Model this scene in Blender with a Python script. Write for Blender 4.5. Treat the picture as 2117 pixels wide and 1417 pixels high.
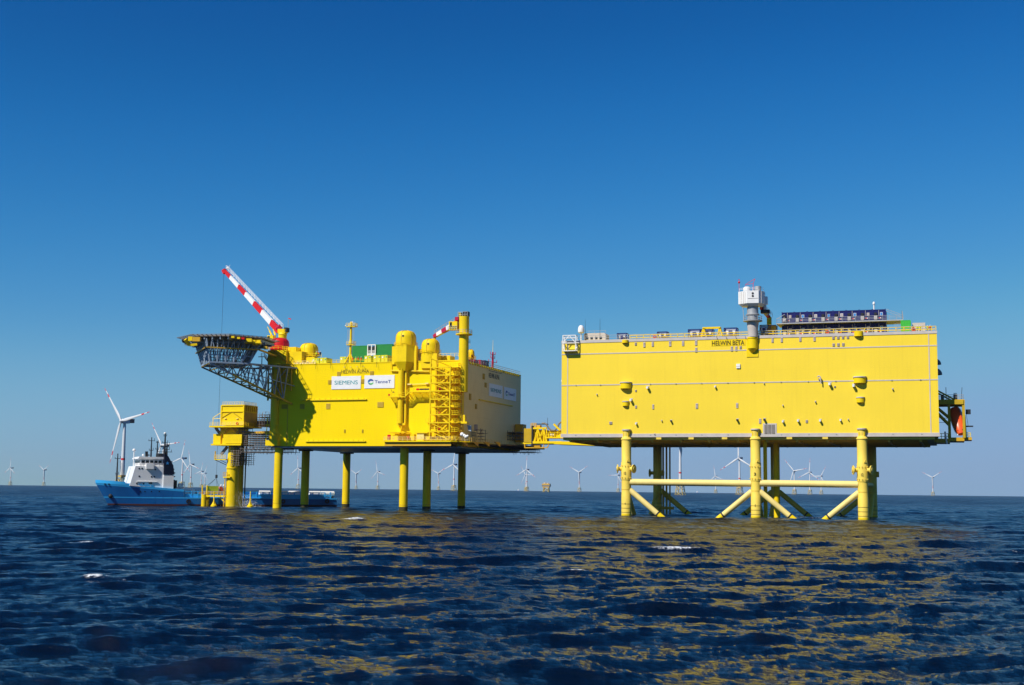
import bpy, math, random
import numpy as np
from mathutils import Vector, Matrix
R = math.radians
random.seed(7)
SC = bpy.context.scene
COL = SC.collection
for o in list(bpy.data.objects): bpy.data.objects.remove(o)

# ------------------------------------------------------------------ camera, sky, sun, exposure
FPX, PITCH, ROLL, CAMH = 2679.5, 0.1131, 0.0111, 6.625      # focal length in photo pixels (2117 wide)
cam_d = bpy.data.cameras.new('camera'); cam = bpy.data.objects.new('camera', cam_d); COL.objects.link(cam)
cam_d.sensor_width = 36.0; cam_d.lens = FPX/2117*36.0; cam_d.clip_start = 0.5; cam_d.clip_end = 40000
cam.matrix_world = Matrix.Translation((0, 0, CAMH)) @ Matrix.Rotation(R(90)+PITCH, 4, 'X') @ Matrix.Rotation(ROLL, 4, 'Z')
SC.camera = cam
SUN = Vector((-0.87, -0.75, 1.14)).normalized()             # towards the sun: behind the camera's left shoulder
sun_el = math.asin(SUN.z); sun_az = math.atan2(SUN.x, SUN.y)
world = bpy.data.worlds.new('World'); SC.world = world; world.use_nodes = True
wn, wl = world.node_tree.nodes, world.node_tree.links; wn.clear()
sky = wn.new('ShaderNodeTexSky'); sky.sky_type = 'NISHITA'; sky.sun_disc = False
sky.sun_elevation = sun_el; sky.sun_rotation = sun_az; sky.altitude = 0
sky.air_density = 1.0; sky.dust_density = 0.0; sky.ozone_density = 6.0
# one colour grade over the whole sky: the photograph's contrasty, deep blue rendering of it
sc1 = wn.new('ShaderNodeVectorMath'); sc1.operation = 'SCALE'; sc1.inputs['Scale'].default_value = 0.1
cur = wn.new('ShaderNodeRGBCurve')
for ch, pts in enumerate((((0, 0), (.08, .003), (.107, .004), (.141, .014), (.223, .062), (.376, .178), (.55, .23), (1, .255)),
                          ((0, 0), (.15, .05), (.205, .098), (.27, .168), (.397, .287), (.578, .415), (.75, .41), (1, .42)),
                          ((0, 0), (.3, .24), (.402, .352), (.491, .474), (.638, .60), (.73, .63), (1, .65)))):
    c = cur.mapping.curves[ch]
    for i, p in enumerate(pts):
        if i == 0: c.points[0].location = p
        elif i == len(pts)-1: c.points[-1].location = p
        else: c.points.new(*p)
cur.mapping.update()
sc2 = wn.new('ShaderNodeVectorMath'); sc2.operation = 'SCALE'; sc2.inputs['Scale'].default_value = 10.0
bg = wn.new('ShaderNodeBackground'); bg.inputs['Strength'].default_value = 0.09
wo = wn.new('ShaderNodeOutputWorld')
wl.new(sky.outputs[0], sc1.inputs[0]); wl.new(sc1.outputs[0], cur.inputs['Color']); wl.new(cur.outputs[0], sc2.inputs[0]); wl.new(sc2.outputs[0], bg.inputs[0]); wl.new(bg.outputs[0], wo.inputs[0])
sd = bpy.data.lights.new('sun', 'SUN'); sd.energy = 5.0; sd.angle = R(0.53); sd.color = (1.0, 0.95, 0.86)
so = bpy.data.objects.new('sun', sd); COL.objects.link(so); so.rotation_euler = SUN.to_track_quat('Z', 'Y').to_euler(); so.location = (-60, -60, 120)
SC.view_settings.view_transform = 'Standard'; SC.view_settings.look = 'None'; SC.view_settings.exposure = 0.15
SC.view_settings.gamma = 1.0; SC.view_settings.use_curve_mapping = False
SC.cycles.max_bounces = 6; SC.cycles.diffuse_bounces = 4; SC.cycles.glossy_bounces = 3; SC.cycles.volume_bounces = 0
SC.cycles.caustics_reflective = False; SC.cycles.caustics_refractive = False

# ------------------------------------------------------------------ frames: photo measurements to metres
def ray(px, py):
    a, b = px-2117/2, py-1417/2
    c, s = math.cos(ROLL), math.sin(ROLL)
    x, y = a*c+b*s, -a*s+b*c
    d = Vector((x, FPX, -y))
    return Vector((d.x, d.y*math.cos(PITCH)-d.z*math.sin(PITCH), d.y*math.sin(PITCH)+d.z*math.cos(PITCH)))
CAMP = Vector((0, 0, CAMH))
class Frame:
    """A place's own axes: u along its front, v into its depth, z up from the sea."""
    def __init__(s, x, y, th): s.o = Vector((x, y, 0)); s.th = th; s.R = Matrix.Rotation(th, 3, 'Z')
    def w(s, p): return s.o + s.R @ Vector(p)
    def l(s, P): return s.R.transposed() @ (Vector(P)-s.o)
    def pt(s, px, py, v=0.0):
        c = s.l(CAMP); d = s.R.transposed() @ ray(px, py); t = (v-c.y)/d.y
        return c+d*t
    def side(s, px, py, u):
        c = s.l(CAMP); d = s.R.transposed() @ ray(px, py); t = (u-c.x)/d.x
        return c+d*t
    def floor(s, px, py, z=0.0):
        c = s.l(CAMP); d = s.R.transposed() @ ray(px, py); t = (z-c.z)/d.z
        return c+d*t
A = Frame(-75.55, 406.61, -0.3413); AW, AD, AB, AT = 64.74, 52.65, 19.34, 44.89
B = Frame(13.70, 354.09, -0.3301); BW, BD, BB, BT = 98.0, 46.0, 21.2, 47.25
WF = Frame(0, 0, 0)

# ------------------------------------------------------------------ materials
def nt(m): m.use_nodes = True; return m.node_tree.nodes, m.node_tree.links
def mat(name, col, rough=0.5, metal=0.0, var=0.06, scale=0.6, streak=0.0, bump=0.0, panel=None, rust=0.0, coat=0.0, spec=0.3):
    m = bpy.data.materials.new(name); n, l = nt(m); b = n['Principled BSDF']
    b.inputs['Roughness'].default_value = rough; b.inputs['Specular IOR Level'].default_value = spec; b.inputs['Metallic'].default_value = metal
    if coat: b.inputs['Coat Weight'].default_value = coat
    tc = n.new('ShaderNodeTexCoord'); no = n.new('ShaderNodeTexNoise'); no.inputs['Scale'].default_value = scale; no.inputs['Detail'].default_value = 5
    l.new(tc.outputs['Object'], no.inputs['Vector'])
    ra = n.new('ShaderNodeMapRange'); ra.inputs[1].default_value = 0.3; ra.inputs[2].default_value = 0.7; ra.inputs[3].default_value = 1-var; ra.inputs[4].default_value = 1+var
    l.new(no.outputs[0], ra.inputs[0])
    mx = n.new('ShaderNodeMix'); mx.data_type = 'RGBA'; mx.blend_type = 'MULTIPLY'; mx.inputs[0].default_value = 1
    mx.inputs[6].default_value = (*col, 1); l.new(ra.outputs[0], mx.inputs[7]); out = mx.outputs[2]
    if panel:
        sp = n.new('ShaderNodeSeparateXYZ'); l.new(tc.outputs['Object'], sp.inputs[0])
        ad = n.new('ShaderNodeMath'); l.new(sp.outputs[0], ad.inputs[0]); l.new(sp.outputs[1], ad.inputs[1])
        cb = n.new('ShaderNodeCombineXYZ'); l.new(ad.outputs[0], cb.inputs[0]); l.new(sp.outputs[2], cb.inputs[1])
        br = n.new('ShaderNodeTexBrick'); l.new(cb.outputs[0], br.inputs[0]); br.inputs['Scale'].default_value = 1
        br.inputs['Brick Width'].default_value = panel[0]; br.inputs['Row Height'].default_value = panel[1]; br.inputs['Mortar Size'].default_value = 0.03
        br.offset = 0.0; br.inputs['Color1'].default_value = (1, 1, 1, 1); br.inputs['Color2'].default_value = (panel[2],)*3+(1,); br.inputs['Mortar'].default_value = (panel[3],)*3+(1,)
        m2 = n.new('ShaderNodeMix'); m2.data_type = 'RGBA'; m2.blend_type = 'MULTIPLY'; m2.inputs[0].default_value = 1
        l.new(out, m2.inputs[6]); l.new(br.outputs[0], m2.inputs[7]); out = m2.outputs[2]
    if streak or rust:
        mp = n.new('ShaderNodeMapping'); mp.inputs['Scale'].default_value = (1.3, 1.3, 0.07); l.new(tc.outputs['Object'], mp.inputs[0])
        n2 = n.new('ShaderNodeTexNoise'); n2.inputs['Scale'].default_value = 1.0; n2.inputs['Detail'].default_value = 6; l.new(mp.outputs[0], n2.inputs['Vector'])
        r2 = n.new('ShaderNodeMapRange'); r2.inputs[1].default_value = 0.52; r2.inputs[2].default_value = 0.8; r2.inputs[4].default_value = max(streak, rust); l.new(n2.outputs[0], r2.inputs[0])
        m3 = n.new('ShaderNodeMix'); m3.data_type = 'RGBA'; l.new(r2.outputs[0], m3.inputs[0]); l.new(out, m3.inputs[6])
        m3.inputs[7].default_value = (0.22, 0.07, 0.02, 1) if rust else (col[0]*0.62, col[1]*0.55, col[2]*0.5+0.02, 1); out = m3.outputs[2]
    l.new(out, b.inputs['Base Color'])
    if bump:
        n3 = n.new('ShaderNodeTexNoise'); n3.inputs['Scale'].default_value = scale*3; l.new(tc.outputs['Object'], n3.inputs['Vector'])
        bm = n.new('ShaderNodeBump'); bm.inputs['Strength'].default_value = bump; bm.inputs['Distance'].default_value = 0.05; l.new(n3.outputs[0], bm.inputs['Height']); l.new(bm.outputs[0], b.inputs['Normal'])
    return m
M = {}
M['betawall'] = mat('beta_cladding_yellow', (0.88, 0.645, 0.05), 0.6, var=0.04, scale=0.06, streak=0.14, panel=(1.15, 6.4, 0.985, 0.95), spec=0.08)
M['alphawall'] = mat('alpha_plate_yellow', (0.90, 0.655, 0.002), 0.55, var=0.03, scale=0.1, streak=0.14, bump=0.15, panel=(6.0, 3.05, 0.99, 0.93), spec=0.08)
M['sidewall'] = mat('alpha_shade_lift_cladding', (0.86, 0.70, 0.34), 0.5, var=0.03, scale=0.2, streak=0.12, panel=(1.0, 2.6, 0.985, 0.9), spec=0.08)  # beige lightened to lift the end wall out of its shade
M['yellow'] = mat('yellow_paint', (0.84, 0.60, 0.003), 0.5, var=0.05, scale=0.5, streak=0.15, spec=0.18)
M['legyellow'] = mat('leg_yellow_paint', (0.82, 0.58, 0.005), 0.5, var=0.06, scale=0.35, streak=0.2, spec=0.18)
M['jacket'] = mat('jacket_pale_yellow', (0.82, 0.60, 0.09), 0.5, var=0.09, scale=0.3, streak=0.3, spec=0.18)
M['brace'] = mat('brace_cream_yellow', (0.82, 0.65, 0.22), 0.5, var=0.07, scale=0.3, streak=0.25, spec=0.18)
M['orange'] = mat('ochre_paint', (0.62, 0.36, 0.02), 0.5, var=0.1, scale=0.4, streak=0.25)
M['trim'] = mat('trim_grey', (0.52, 0.47, 0.43), 0.5, var=0.08)
M['grey'] = mat('galvanised_grey', (0.38, 0.39, 0.40), 0.5, 0.3, var=0.1)
M['steel'] = mat('blue_grey_steel', (0.27, 0.34, 0.43), 0.5, 0.1, var=0.12)
M['dark'] = mat('dark_metal', (0.025, 0.027, 0.03), 0.5, 0.2, var=0.2)
M['scaf'] = mat('scaffold_tube', (0.20, 0.17, 0.15), 0.55, 0.3, var=0.25, rust=0.4)
M['plank'] = mat('scaffold_plank', (0.16, 0.11, 0.07), 0.8, var=0.2)
M['white'] = mat('white_paint', (0.78, 0.78, 0.77), 0.4, var=0.04, streak=0.06)
M['vent'] = mat('vent_grey', (0.42, 0.36, 0.33), 0.6, var=0.06)
M['red'] = mat('red_paint', (0.60, 0.012, 0.015), 0.35, var=0.06)
M['crimson'] = mat('crimson_paint', (0.42, 0.01, 0.05), 0.4, var=0.08)
M['green'] = mat('container_green', (0.02, 0.24, 0.055), 0.5, var=0.08, streak=0.2)
M['lgreen'] = mat('container_bright_green', (0.05, 0.45, 0.05), 0.5, var=0.08)
M['lime'] = mat('lime_yellow', (0.62, 0.62, 0.03), 0.45, var=0.06)
M['blue'] = mat('container_navy_blue', (0.006, 0.009, 0.12), 0.5, var=0.12, streak=0.1)
M['shipblue'] = mat('ship_blue', (0.008, 0.125, 0.38), 0.35, var=0.06, scale=0.3, streak=0.2)
M['shiplight'] = mat('ship_light_blue', (0.04, 0.40, 0.80), 0.35, var=0.05)
M['antifoul'] = mat('antifouling_red', (0.045, 0.010, 0.010), 0.6, var=0.2)
M['navy'] = mat('funnel_navy', (0.004, 0.006, 0.022), 0.35, var=0.15)
M['glass'] = mat('dark_window_glass', (0.01, 0.014, 0.02), 0.08, var=0.1)
M['teal'] = mat('teal_print', (0.0, 0.27, 0.31), 0.5, var=0.02)
M['logoblue'] = mat('blue_print', (0.03, 0.07, 0.32), 0.5, var=0.02)
M['logosky'] = mat('sky_blue_print', (0.03, 0.22, 0.55), 0.5, var=0.02)
M['logogreen'] = mat('green_print', (0.12, 0.5, 0.15), 0.5, var=0.02)
M['black'] = mat('black_print', (0.015, 0.012, 0.005), 0.6, var=0.02)
M['orangeboat'] = mat('lifeboat_orange', (0.75, 0.10, 0.02), 0.3, var=0.04, coat=0.3)
M['hivis'] = mat('hi_vis_cloth', (0.65, 0.75, 0.03), 0.8, var=0.1)
M['orangecloth'] = mat('orange_cloth', (0.75, 0.09, 0.02), 0.8, var=0.1)
M['navycloth'] = mat('navy_cloth', (0.012, 0.015, 0.04), 0.85, var=0.1)
M['skin'] = mat('skin', (0.45, 0.26, 0.18), 0.6, var=0.05)
M['turb'] = mat('turbine_white', (0.62, 0.64, 0.66), 0.45, var=0.03, scale=0.05)
M['lattice'] = mat('lattice_yellow', (0.55, 0.40, 0.08), 0.5, var=0.1)
M['waterstain'] = mat('splash_zone_growth', (0.05, 0.045, 0.015), 0.8, var=0.4, scale=1.5)
M['hose'] = mat('grey_hose', (0.20, 0.18, 0.16), 0.6, var=0.1)
M['louvre'] = mat('ochre_louvre', (0.50, 0.33, 0.01), 0.6, var=0.1)

# ------------------------------------------------------------------ mesh building
ORG = {}
class MB:
    def __init__(s): s.v = []; s.f = []
    def add(s, vs, fs):
        o = len(s.v); s.v += [tuple(p) for p in vs]; s.f += [tuple(i+o for i in f) for f in fs]; return s
    def box(s, a, b):
        x0, y0, z0 = (min(a[i], b[i]) for i in range(3)); x1, y1, z1 = (max(a[i], b[i]) for i in range(3))
        return s.add([(x0,y0,z0),(x1,y0,z0),(x1,y1,z0),(x0,y1,z0),(x0,y0,z1),(x1,y0,z1),(x1,y1,z1),(x0,y1,z1)],
                     [(0,3,2,1),(4,5,6,7),(0,1,5,4),(1,2,6,5),(2,3,7,6),(3,0,4,7)])
    def bar(s, p, q, w, h=None, r2=None):
        return s.tube(p, q, w*0.7071, None if r2 is None else r2*0.7071, n=4, rot=R(45), asp=(h or w)/w)
    def tube(s, p, q, r, r2=None, n=8, rot=0.0, asp=1.0, cap=True):
        p, q = Vector(p), Vector(q); d = q-p
        if d.length < 1e-6: return s
        d.normalize(); r2 = r if r2 is None else r2
        x = d.cross(Vector((0, 0, 1)))
        if x.length < 1e-3: x = Vector((1, 0, 0))
        x.normalize(); y = x.cross(d).normalized(); vs = []
        for c, rr in ((p, r), (q, r2)):
            for i in range(n):
                a = rot+2*math.pi*i/n; vs.append(c+x*(math.cos(a)*rr)+y*(math.sin(a)*rr*asp))
        fs = [(i, (i+1) % n, n+(i+1) % n, n+i) for i in range(n)]
        if cap: fs += [tuple(range(n-1, -1, -1)), tuple(range(n, 2*n))]
        return s.add(vs, fs)
    def pipe(s, pts, r, n=8):
        for a, b in zip(pts, pts[1:]): s.tube(a, b, r, n=n)
        return s
    def lathe(s, c, prof, n=24, a0=0.0, a1=2*math.pi):
        full = abs(a1-a0-2*math.pi) < 1e-6; m = n if full else n+1; vs = []; fs = []; k = len(prof)
        for i in range(m):
            a = a0+(a1-a0)*i/n
            for r, z in prof: vs.append((c[0]+r*math.cos(a), c[1]+r*math.sin(a), c[2]+z))
        for i in range(n):
            j = (i+1) % m
            for t in range(k-1): fs.append((i*k+t, j*k+t, j*k+t+1, i*k+t+1))
        return s.add(vs, fs)
    def prism(s, poly, z0, z1):
        k = len(poly); vs = [(x, y, z0) for x, y in poly]+[(x, y, z1) for x, y in poly]
        ar = sum(poly[i][0]*poly[(i+1) % k][1]-poly[(i+1) % k][0]*poly[i][1] for i in range(k))
        fs = [(i, (i+1) % k, k+(i+1) % k, k+i) for i in range(k)]+[tuple(range(k-1, -1, -1)), tuple(range(k, 2*k))]
        if ar < 0: fs = [f[::-1] for f in fs]
        return s.add(vs, fs)
    def ext(s, poly, v0, v1):                       # outline in (u, z), extruded along v
        k = len(poly); vs = [(x, v0, z) for x, z in poly]+[(x, v1, z) for x, z in poly]
        ar = sum(poly[i][0]*poly[(i+1) % k][1]-poly[(i+1) % k][0]*poly[i][1] for i in range(k))
        fs = [(i, k+i, k+(i+1) % k, (i+1) % k) for i in range(k)]+[tuple(range(k)), tuple(range(2*k-1, k-1, -1))]
        if ar < 0: fs = [f[::-1] for f in fs]
        return s.add(vs, fs)
    def ball(s, c, r, n=12, sz=1.0): return s.lathe(c, [(r*math.sin(math.pi*i/8), -r*sz*math.cos(math.pi*i/8)) for i in range(9)], n)
    def rail(s, pts, h=1.1, step=1.6, r=0.045, mids=(0.55,), posts=True):
        for p, q in zip(pts, pts[1:]):
            p, q = Vector(p), Vector(q)
            for hh in (h,)+tuple(mids): s.bar(p+Vector((0, 0, hh)), q+Vector((0, 0, hh)), 2*r)
            if posts:
                k = max(1, round((q-p).length/step))
                for i in range(k+1):
                    c = p.lerp(q, i/k); s.bar(c, c+Vector((0, 0, h)), 2*r)
        return s
    def build(s, name, m, parent=None, smooth=True, off=None):
        me = bpy.data.meshes.new(name); off = off if off is not None else (ORG.get(parent.name, Vector()) if parent else Vector())
        me.from_pydata([(x-off[0], y-off[1], z-off[2]) for x, y, z in s.v], [], s.f); me.update()
        if smooth:
            me.polygons.foreach_set('use_smooth', [True]*len(me.polygons)); me.set_sharp_from_angle(angle=R(32))
        me.materials.append(M[m] if isinstance(m, str) else m)
        o = bpy.data.objects.new(name, me); COL.objects.link(o)
        if parent:
            o.parent = parent; ORG[o.name] = off
        return o
def tag(o, label=None, cat=None, group=None, kind=None):
    if label: o['label'] = label
    if cat: o['category'] = cat
    if group: o['group'] = group
    if kind: o['kind'] = kind
    return o
def thing(name, label, cat, fr, base, group=None):
    o = bpy.data.objects.new(name, None); COL.objects.link(o); base = Vector(base)
    o.location = fr.w(base); o.rotation_euler = (0, 0, fr.th); ORG[o.name] = base; o.empty_display_size = 0.5
    return tag(o, label, cat, group)
def dup(root, loc, label=None, rz=None, sc=None):
    r = root.copy(); COL.objects.link(r); r.location = loc
    if rz is not None: r.rotation_euler = (0, 0, rz)
    if sc is not None: r.scale = sc if not isinstance(sc, (int, float)) else (sc, sc, sc)
    if label: r['label'] = label
    for ch in root.children:
        c = ch.copy(); COL.objects.link(c); c.parent = r
        for g in ch.children:
            d = g.copy(); COL.objects.link(d); d.parent = c
    return r
def cp(part, parent, dx=0, dy=0, dz=0):
    c = part.copy(); COL.objects.link(c); c.parent = parent; c.location = part.location+Vector((dx, dy, dz)); return c
def text(name, body, m, parent, origin, width, xdir=(1, 0, 0), weight=0.0, height=None, depth=0.02, italic=0.0):
    """Lettering as thin raised mesh; origin = lower left corner in the frame's axes."""
    cu = bpy.data.curves.new(name, 'FONT'); cu.body = body; cu.extrude = depth; cu.offset = weight; cu.size = 1.0; cu.shear = italic
    t = bpy.data.objects.new('tmp', cu); COL.objects.link(t); dg = bpy.context.evaluated_depsgraph_get()
    me = bpy.data.meshes.new_from_object(t.evaluated_get(dg)); bpy.data.objects.remove(t); me.name = name
    co = np.empty(len(me.vertices)*3); me.vertices.foreach_get('co', co); co = co.reshape(-1, 3)
    mn, mx = co.min(0), co.max(0); sx = width/(mx[0]-mn[0]); sy = sx if height is None else height/(mx[1]-mn[1])
    X = Vector(xdir).normalized(); Z = Vector((0, 0, 1)); N = X.cross(Z); off = ORG.get(parent.name, Vector()); oo = Vector(origin)-off
    new = [oo+X*((c[0]-mn[0])*sx)+Z*((c[1]-mn[1])*sy)+N*c[2] for c in co]
    me.vertices.foreach_set('co', [k for p in new for k in p]); me.update(); me.materials.clear(); me.materials.append(M[m])
    o = bpy.data.objects.new(name, me); COL.objects.link(o); o.parent = parent; ORG[o.name] = off; return o
def truss(mb, p0, p1, q0, q1, k, w, diag=True, alt=True):
    """Planar truss between chord p0-p1 and chord q0-q1 with k bays."""
    p0, p1, q0, q1 = map(Vector, (p0, p1, q0, q1))
    for i in range(k+1): mb.bar(p0.lerp(p1, i/k), q0.lerp(q1, i/k), w)
    if diag:
        for i in range(k):
            j = i if (i % 2 == 0 or not alt) else i+1; j2 = i+1 if j == i else i
            mb.bar(p0.lerp(p1, j/k), q0.lerp(q1, j2/k), w*0.85)

# ------------------------------------------------------------------ the sea
def ocean_tile(n, L, hs, lam_p, wind, seed, cut=0.0, spread=6):
    rng = np.random.default_rng(seed); k1 = 2*np.pi*np.fft.fftfreq(n, L/n); kx, ky = np.meshgrid(k1, k1, indexing='ij')
    k = np.hypot(kx, ky); k[0, 0] = 1e-9; kp = 2*np.pi/lam_p
    S = k**-4.0*np.exp(-1.25*(kp/k)**2); c = (kx*wind[0]+ky*wind[1])/k
    S *= np.where(c > 0, 0.07+np.abs(c)**spread, 0.06); S *= np.exp(-(k*cut)**2); S[0, 0] = 0
    a = np.sqrt(S)*(rng.standard_normal((n, n))+1j*rng.standard_normal((n, n)))
    h = np.fft.ifft2(a); f = 4*np.std(h.real)/hs
    hx = np.fft.ifft2(a*-1j*kx/k).real/f; hy = np.fft.ifft2(a*-1j*ky/k).real/f
    return h.real/f, hx, hy
def sample(T, L, x, y):
    n = T.shape[0]; fx = (x/L % 1)*n; fy = (y/L % 1)*n; i = fx.astype(int) % n; j = fy.astype(int) % n; a = fx-np.floor(fx); b = fy-np.floor(fy)
    i1 = (i+1) % n; j1 = (j+1) % n
    return T[i, j]*(1-a)*(1-b)+T[i1, j]*a*(1-b)+T[i, j1]*(1-a)*b+T[i1, j1]*a*b
def make_sea():
    rs = [18.0]
    while rs[-1] < 9300:
        r = rs[-1]; rs.append(r+(0.11+0.0028*r if r < 500 else 1.51+0.03*(r-500)))
    rs[-1] = 9300.0; rs = np.array(rs); th = np.radians(np.linspace(-34, 34, 560))
    r, t = np.meshgrid(rs, th, indexing='ij'); x = r*np.sin(t); y = r*np.cos(t)
    w1 = np.array((0.30, -0.95)); w2 = np.array((0.62, -0.78))
    z = np.zeros_like(x); dx = np.zeros_like(x); dy = np.zeros_like(x); steep = np.zeros_like(x)
    for n, L, hs, lp, w, sd_, cut, ch in ((512, 233.0, 0.80, 21.0, w1, 3, 0.15, 1.0), (512, 71.0, 0.26, 5.0, w2, 5, 0.02, 1.0), (512, 29.0, 0.09, 1.4, w1, 9, 0.01, 0.9)):
        H, X, Y = ocean_tile(n, L, hs, lp, w/np.linalg.norm(w), sd_, cut)
        f = 1/(1+(r/(100*lp))**2); q_ = 0.62 if lp > 3 else 0.75; z += sample(H, L, x*q_, y)*f; dx -= ch*sample(X, L, x*q_, y)*f; dy -= ch*sample(Y, L, x*q_, y)*f
    fo = np.clip((z-0.9)*3.0, 0, 1)*0.5*(r > 60)
    edge = np.clip((np.radians(34)-np.abs(t))/np.radians(3), 0, 1)*np.clip((r-18)/6, 0, 1); z *= edge; dx *= edge; dy *= edge
    def patch(px, py, lx, ly, amp, rot=0.0, lift=0.0):
        nonlocal z
        p = WF.floor(px, py); a = (x-p.x)*math.cos(rot)+(y-p.y)*math.sin(rot); b = -(x-p.x)*math.sin(rot)+(y-p.y)*math.cos(rot)
        g = np.exp(-(a/(lx*1.25))**2-(b/(ly*1.7))**2); z = z+lift*np.exp(-(a/(lx*1.2))**2-(b/(ly*1.2))**2)
        np.maximum(fo, amp*0.80*g*np.clip(.8+z*.7, .5, 1.15), out=fo)
    for p in FOAM: patch(*p)
    verts = np.stack([x+dx, y+dy, z], -1).reshape(-1, 3); nr, nc = x.shape
    idx = np.arange(nr*nc).reshape(nr, nc); q = np.stack([idx[:-1, :-1], idx[:-1, 1:], idx[1:, 1:], idx[1:, :-1]], -1).reshape(-1, 4)
    # calm skirt all round, down to the horizon in every direction
    ext_v = []; ext_f = []; base = len(verts); a0 = np.radians(34); ang = np.linspace(a0, 2*np.pi-a0, 60)
    for a in ang: ext_v += [(18*np.sin(a), 18*np.cos(a), 0), (9300*np.sin(a), 9300*np.cos(a), 0)]
    for i in range(59): ext_f.append((base+2*i, base+2*i+2, base+2*i+3, base+2*i+1))
    cpt = base+len(ext_v); ext_v.append((0, 0, 0)); ring = [int(idx[0, j]) for j in range(0, nc, 13)]+[base+2*i for i in range(60)]
    for i in range(len(ring)): ext_f.append((cpt, ring[(i+1) % len(ring)], ring[i]))
    ext_f = [f[::-1] if len(f) == 4 else f for f in ext_f]
    me = bpy.data.meshes.new('sea'); me.vertices.add(len(verts)+len(ext_v))
    me.vertices.foreach_set('co', np.concatenate([verts, np.array(ext_v)]).ravel())
    lv = np.concatenate([q[:, ::-1].ravel()]+[np.array(f) for f in ext_f]); tot = np.concatenate([np.full(len(q), 4), np.array([len(f) for f in ext_f])])
    me.loops.add(len(lv)); me.loops.foreach_set('vertex_index', lv.astype(np.int32)); me.polygons.add(len(tot))
    me.polygons.foreach_set('loop_start', np.concatenate([[0], np.cumsum(tot)[:-1]]).astype(np.int32)); me.polygons.foreach_set('loop_total', tot.astype(np.int32))
    me.update(calc_edges=True); me.validate(); me.polygons.foreach_set('use_smooth', [True]*len(me.polygons))
    at = me.attributes.new('foam', 'FLOAT', 'POINT'); at.data.foreach_set('value', np.concatenate([fo.ravel(), np.zeros(len(ext_v))]).astype(np.float32))
    ch = me.attributes.new('chop', 'FLOAT', 'POINT'); ch.data.foreach_set('value', np.concatenate([(np.clip((r-60)/1000, 0, 1)**.8).ravel(), np.full(len(ext_v), 1.0)]).astype(np.float32))
    o = bpy.data.objects.new('sea', me); COL.objects.link(o); o['kind'] = 'structure'
    m = bpy.data.materials.new('sea_water'); n, l = nt(m); b = n['Principled BSDF']; me.materials.append(m)
    b.inputs['Base Color'].default_value = (0.0006, 0.0045, 0.013, 1); b.inputs['Roughness'].default_value = 0.05; b.inputs['IOR'].default_value = 1.333; b.inputs['Specular IOR Level'].default_value = 0.38
    tc = n.new('ShaderNodeTexCoord'); mp = n.new('ShaderNodeMapping'); mp.inputs['Scale'].default_value = (0.6, 1.4, 1.0); mp.inputs['Rotation'].default_value = (0, 0, R(10)); l.new(tc.outputs['Object'], mp.inputs[0])
    n1 = n.new('ShaderNodeTexNoise'); n1.inputs['Scale'].default_value = 1.5; n1.inputs['Detail'].default_value = 9; n1.inputs['Roughness'].default_value = 0.68; n1.inputs['Distortion'].default_value = 0.4; l.new(mp.outputs[0], n1.inputs['Vector'])
    bp = n.new('ShaderNodeBump'); bp.inputs['Strength'].default_value = 1.0; bp.inputs['Distance'].default_value = SEA_BUMP; l.new(n1.outputs[0], bp.inputs['Height'])
    # slopes of the ripples too fine for the mesh: more of them where the mesh is coarser
    ca = n.new('ShaderNodeAttribute'); ca.attribute_name = 'chop'
    n4 = n.new('ShaderNodeTexNoise'); n4.inputs['Scale'].default_value = 0.9; n4.inputs['Detail'].default_value = 4; n4.inputs['Roughness'].default_value = 0.7; l.new(mp.outputs[0], n4.inputs['Vector'])
    sb = n.new('ShaderNodeVectorMath'); sb.operation = 'SUBTRACT'; l.new(n4.outputs['Color'], sb.inputs[0]); sb.inputs[1].default_value = (0.5, 0.5, 0.5)
    mu = n.new('ShaderNodeVectorMath'); mu.operation = 'MULTIPLY'; l.new(sb.outputs[0], mu.inputs[0]); mu.inputs[1].default_value = (1, 1, 0)
    sl = n.new('ShaderNodeVectorMath'); sl.operation = 'SCALE'; l.new(mu.outputs[0], sl.inputs[0]); sl.inputs['Scale'].default_value = 0.4
    rr = n.new('ShaderNodeMapRange'); rr.inputs[3].default_value = 0.06; rr.inputs[4].default_value = 0.33; l.new(ca.outputs['Fac'], rr.inputs[0]); n5 = n.new('ShaderNodeTexNoise'); n5.inputs['Scale'].default_value = 0.02; n5.inputs['Detail'].default_value = 6; n5.inputs['Roughness'].default_value = 0.65; l.new(tc.outputs['Object'], n5.inputs['Vector'])
    r5 = n.new('ShaderNodeMapRange'); r5.inputs[1].default_value = 0.3; r5.inputs[2].default_value = 0.7; r5.inputs[3].default_value = 0.6; r5.inputs[4].default_value = 1.35; l.new(n5.outputs[0], r5.inputs[0])
    rx = n.new('ShaderNodeMath'); rx.operation = 'MULTIPLY'; l.new(rr.outputs[0], rx.inputs[0]); l.new(r5.outputs[0], rx.inputs[1]); l.new(rx.outputs[0], b.inputs['Roughness'])
    av = n.new('ShaderNodeVectorMath'); av.operation = 'ADD'; l.new(bp.outputs[0], av.inputs[0]); l.new(sl.outputs[0], av.inputs[1])
    nv = n.new('ShaderNodeVectorMath'); nv.operation = 'NORMALIZE'; l.new(av.outputs[0], nv.inputs[0]); l.new(nv.outputs[0], b.inputs['Normal'])
    fa = n.new('ShaderNodeAttribute'); fa.attribute_name = 'foam'
    n2 = n.new('ShaderNodeTexNoise'); n2.inputs['Scale'].default_value = 2.2; n2.inputs['Detail'].default_value = 9; n2.inputs['Roughness'].default_value = 0.8; n2.inputs['Distortion'].default_value = 0.8; l.new(tc.outputs['Object'], n2.inputs['Vector'])
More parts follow.
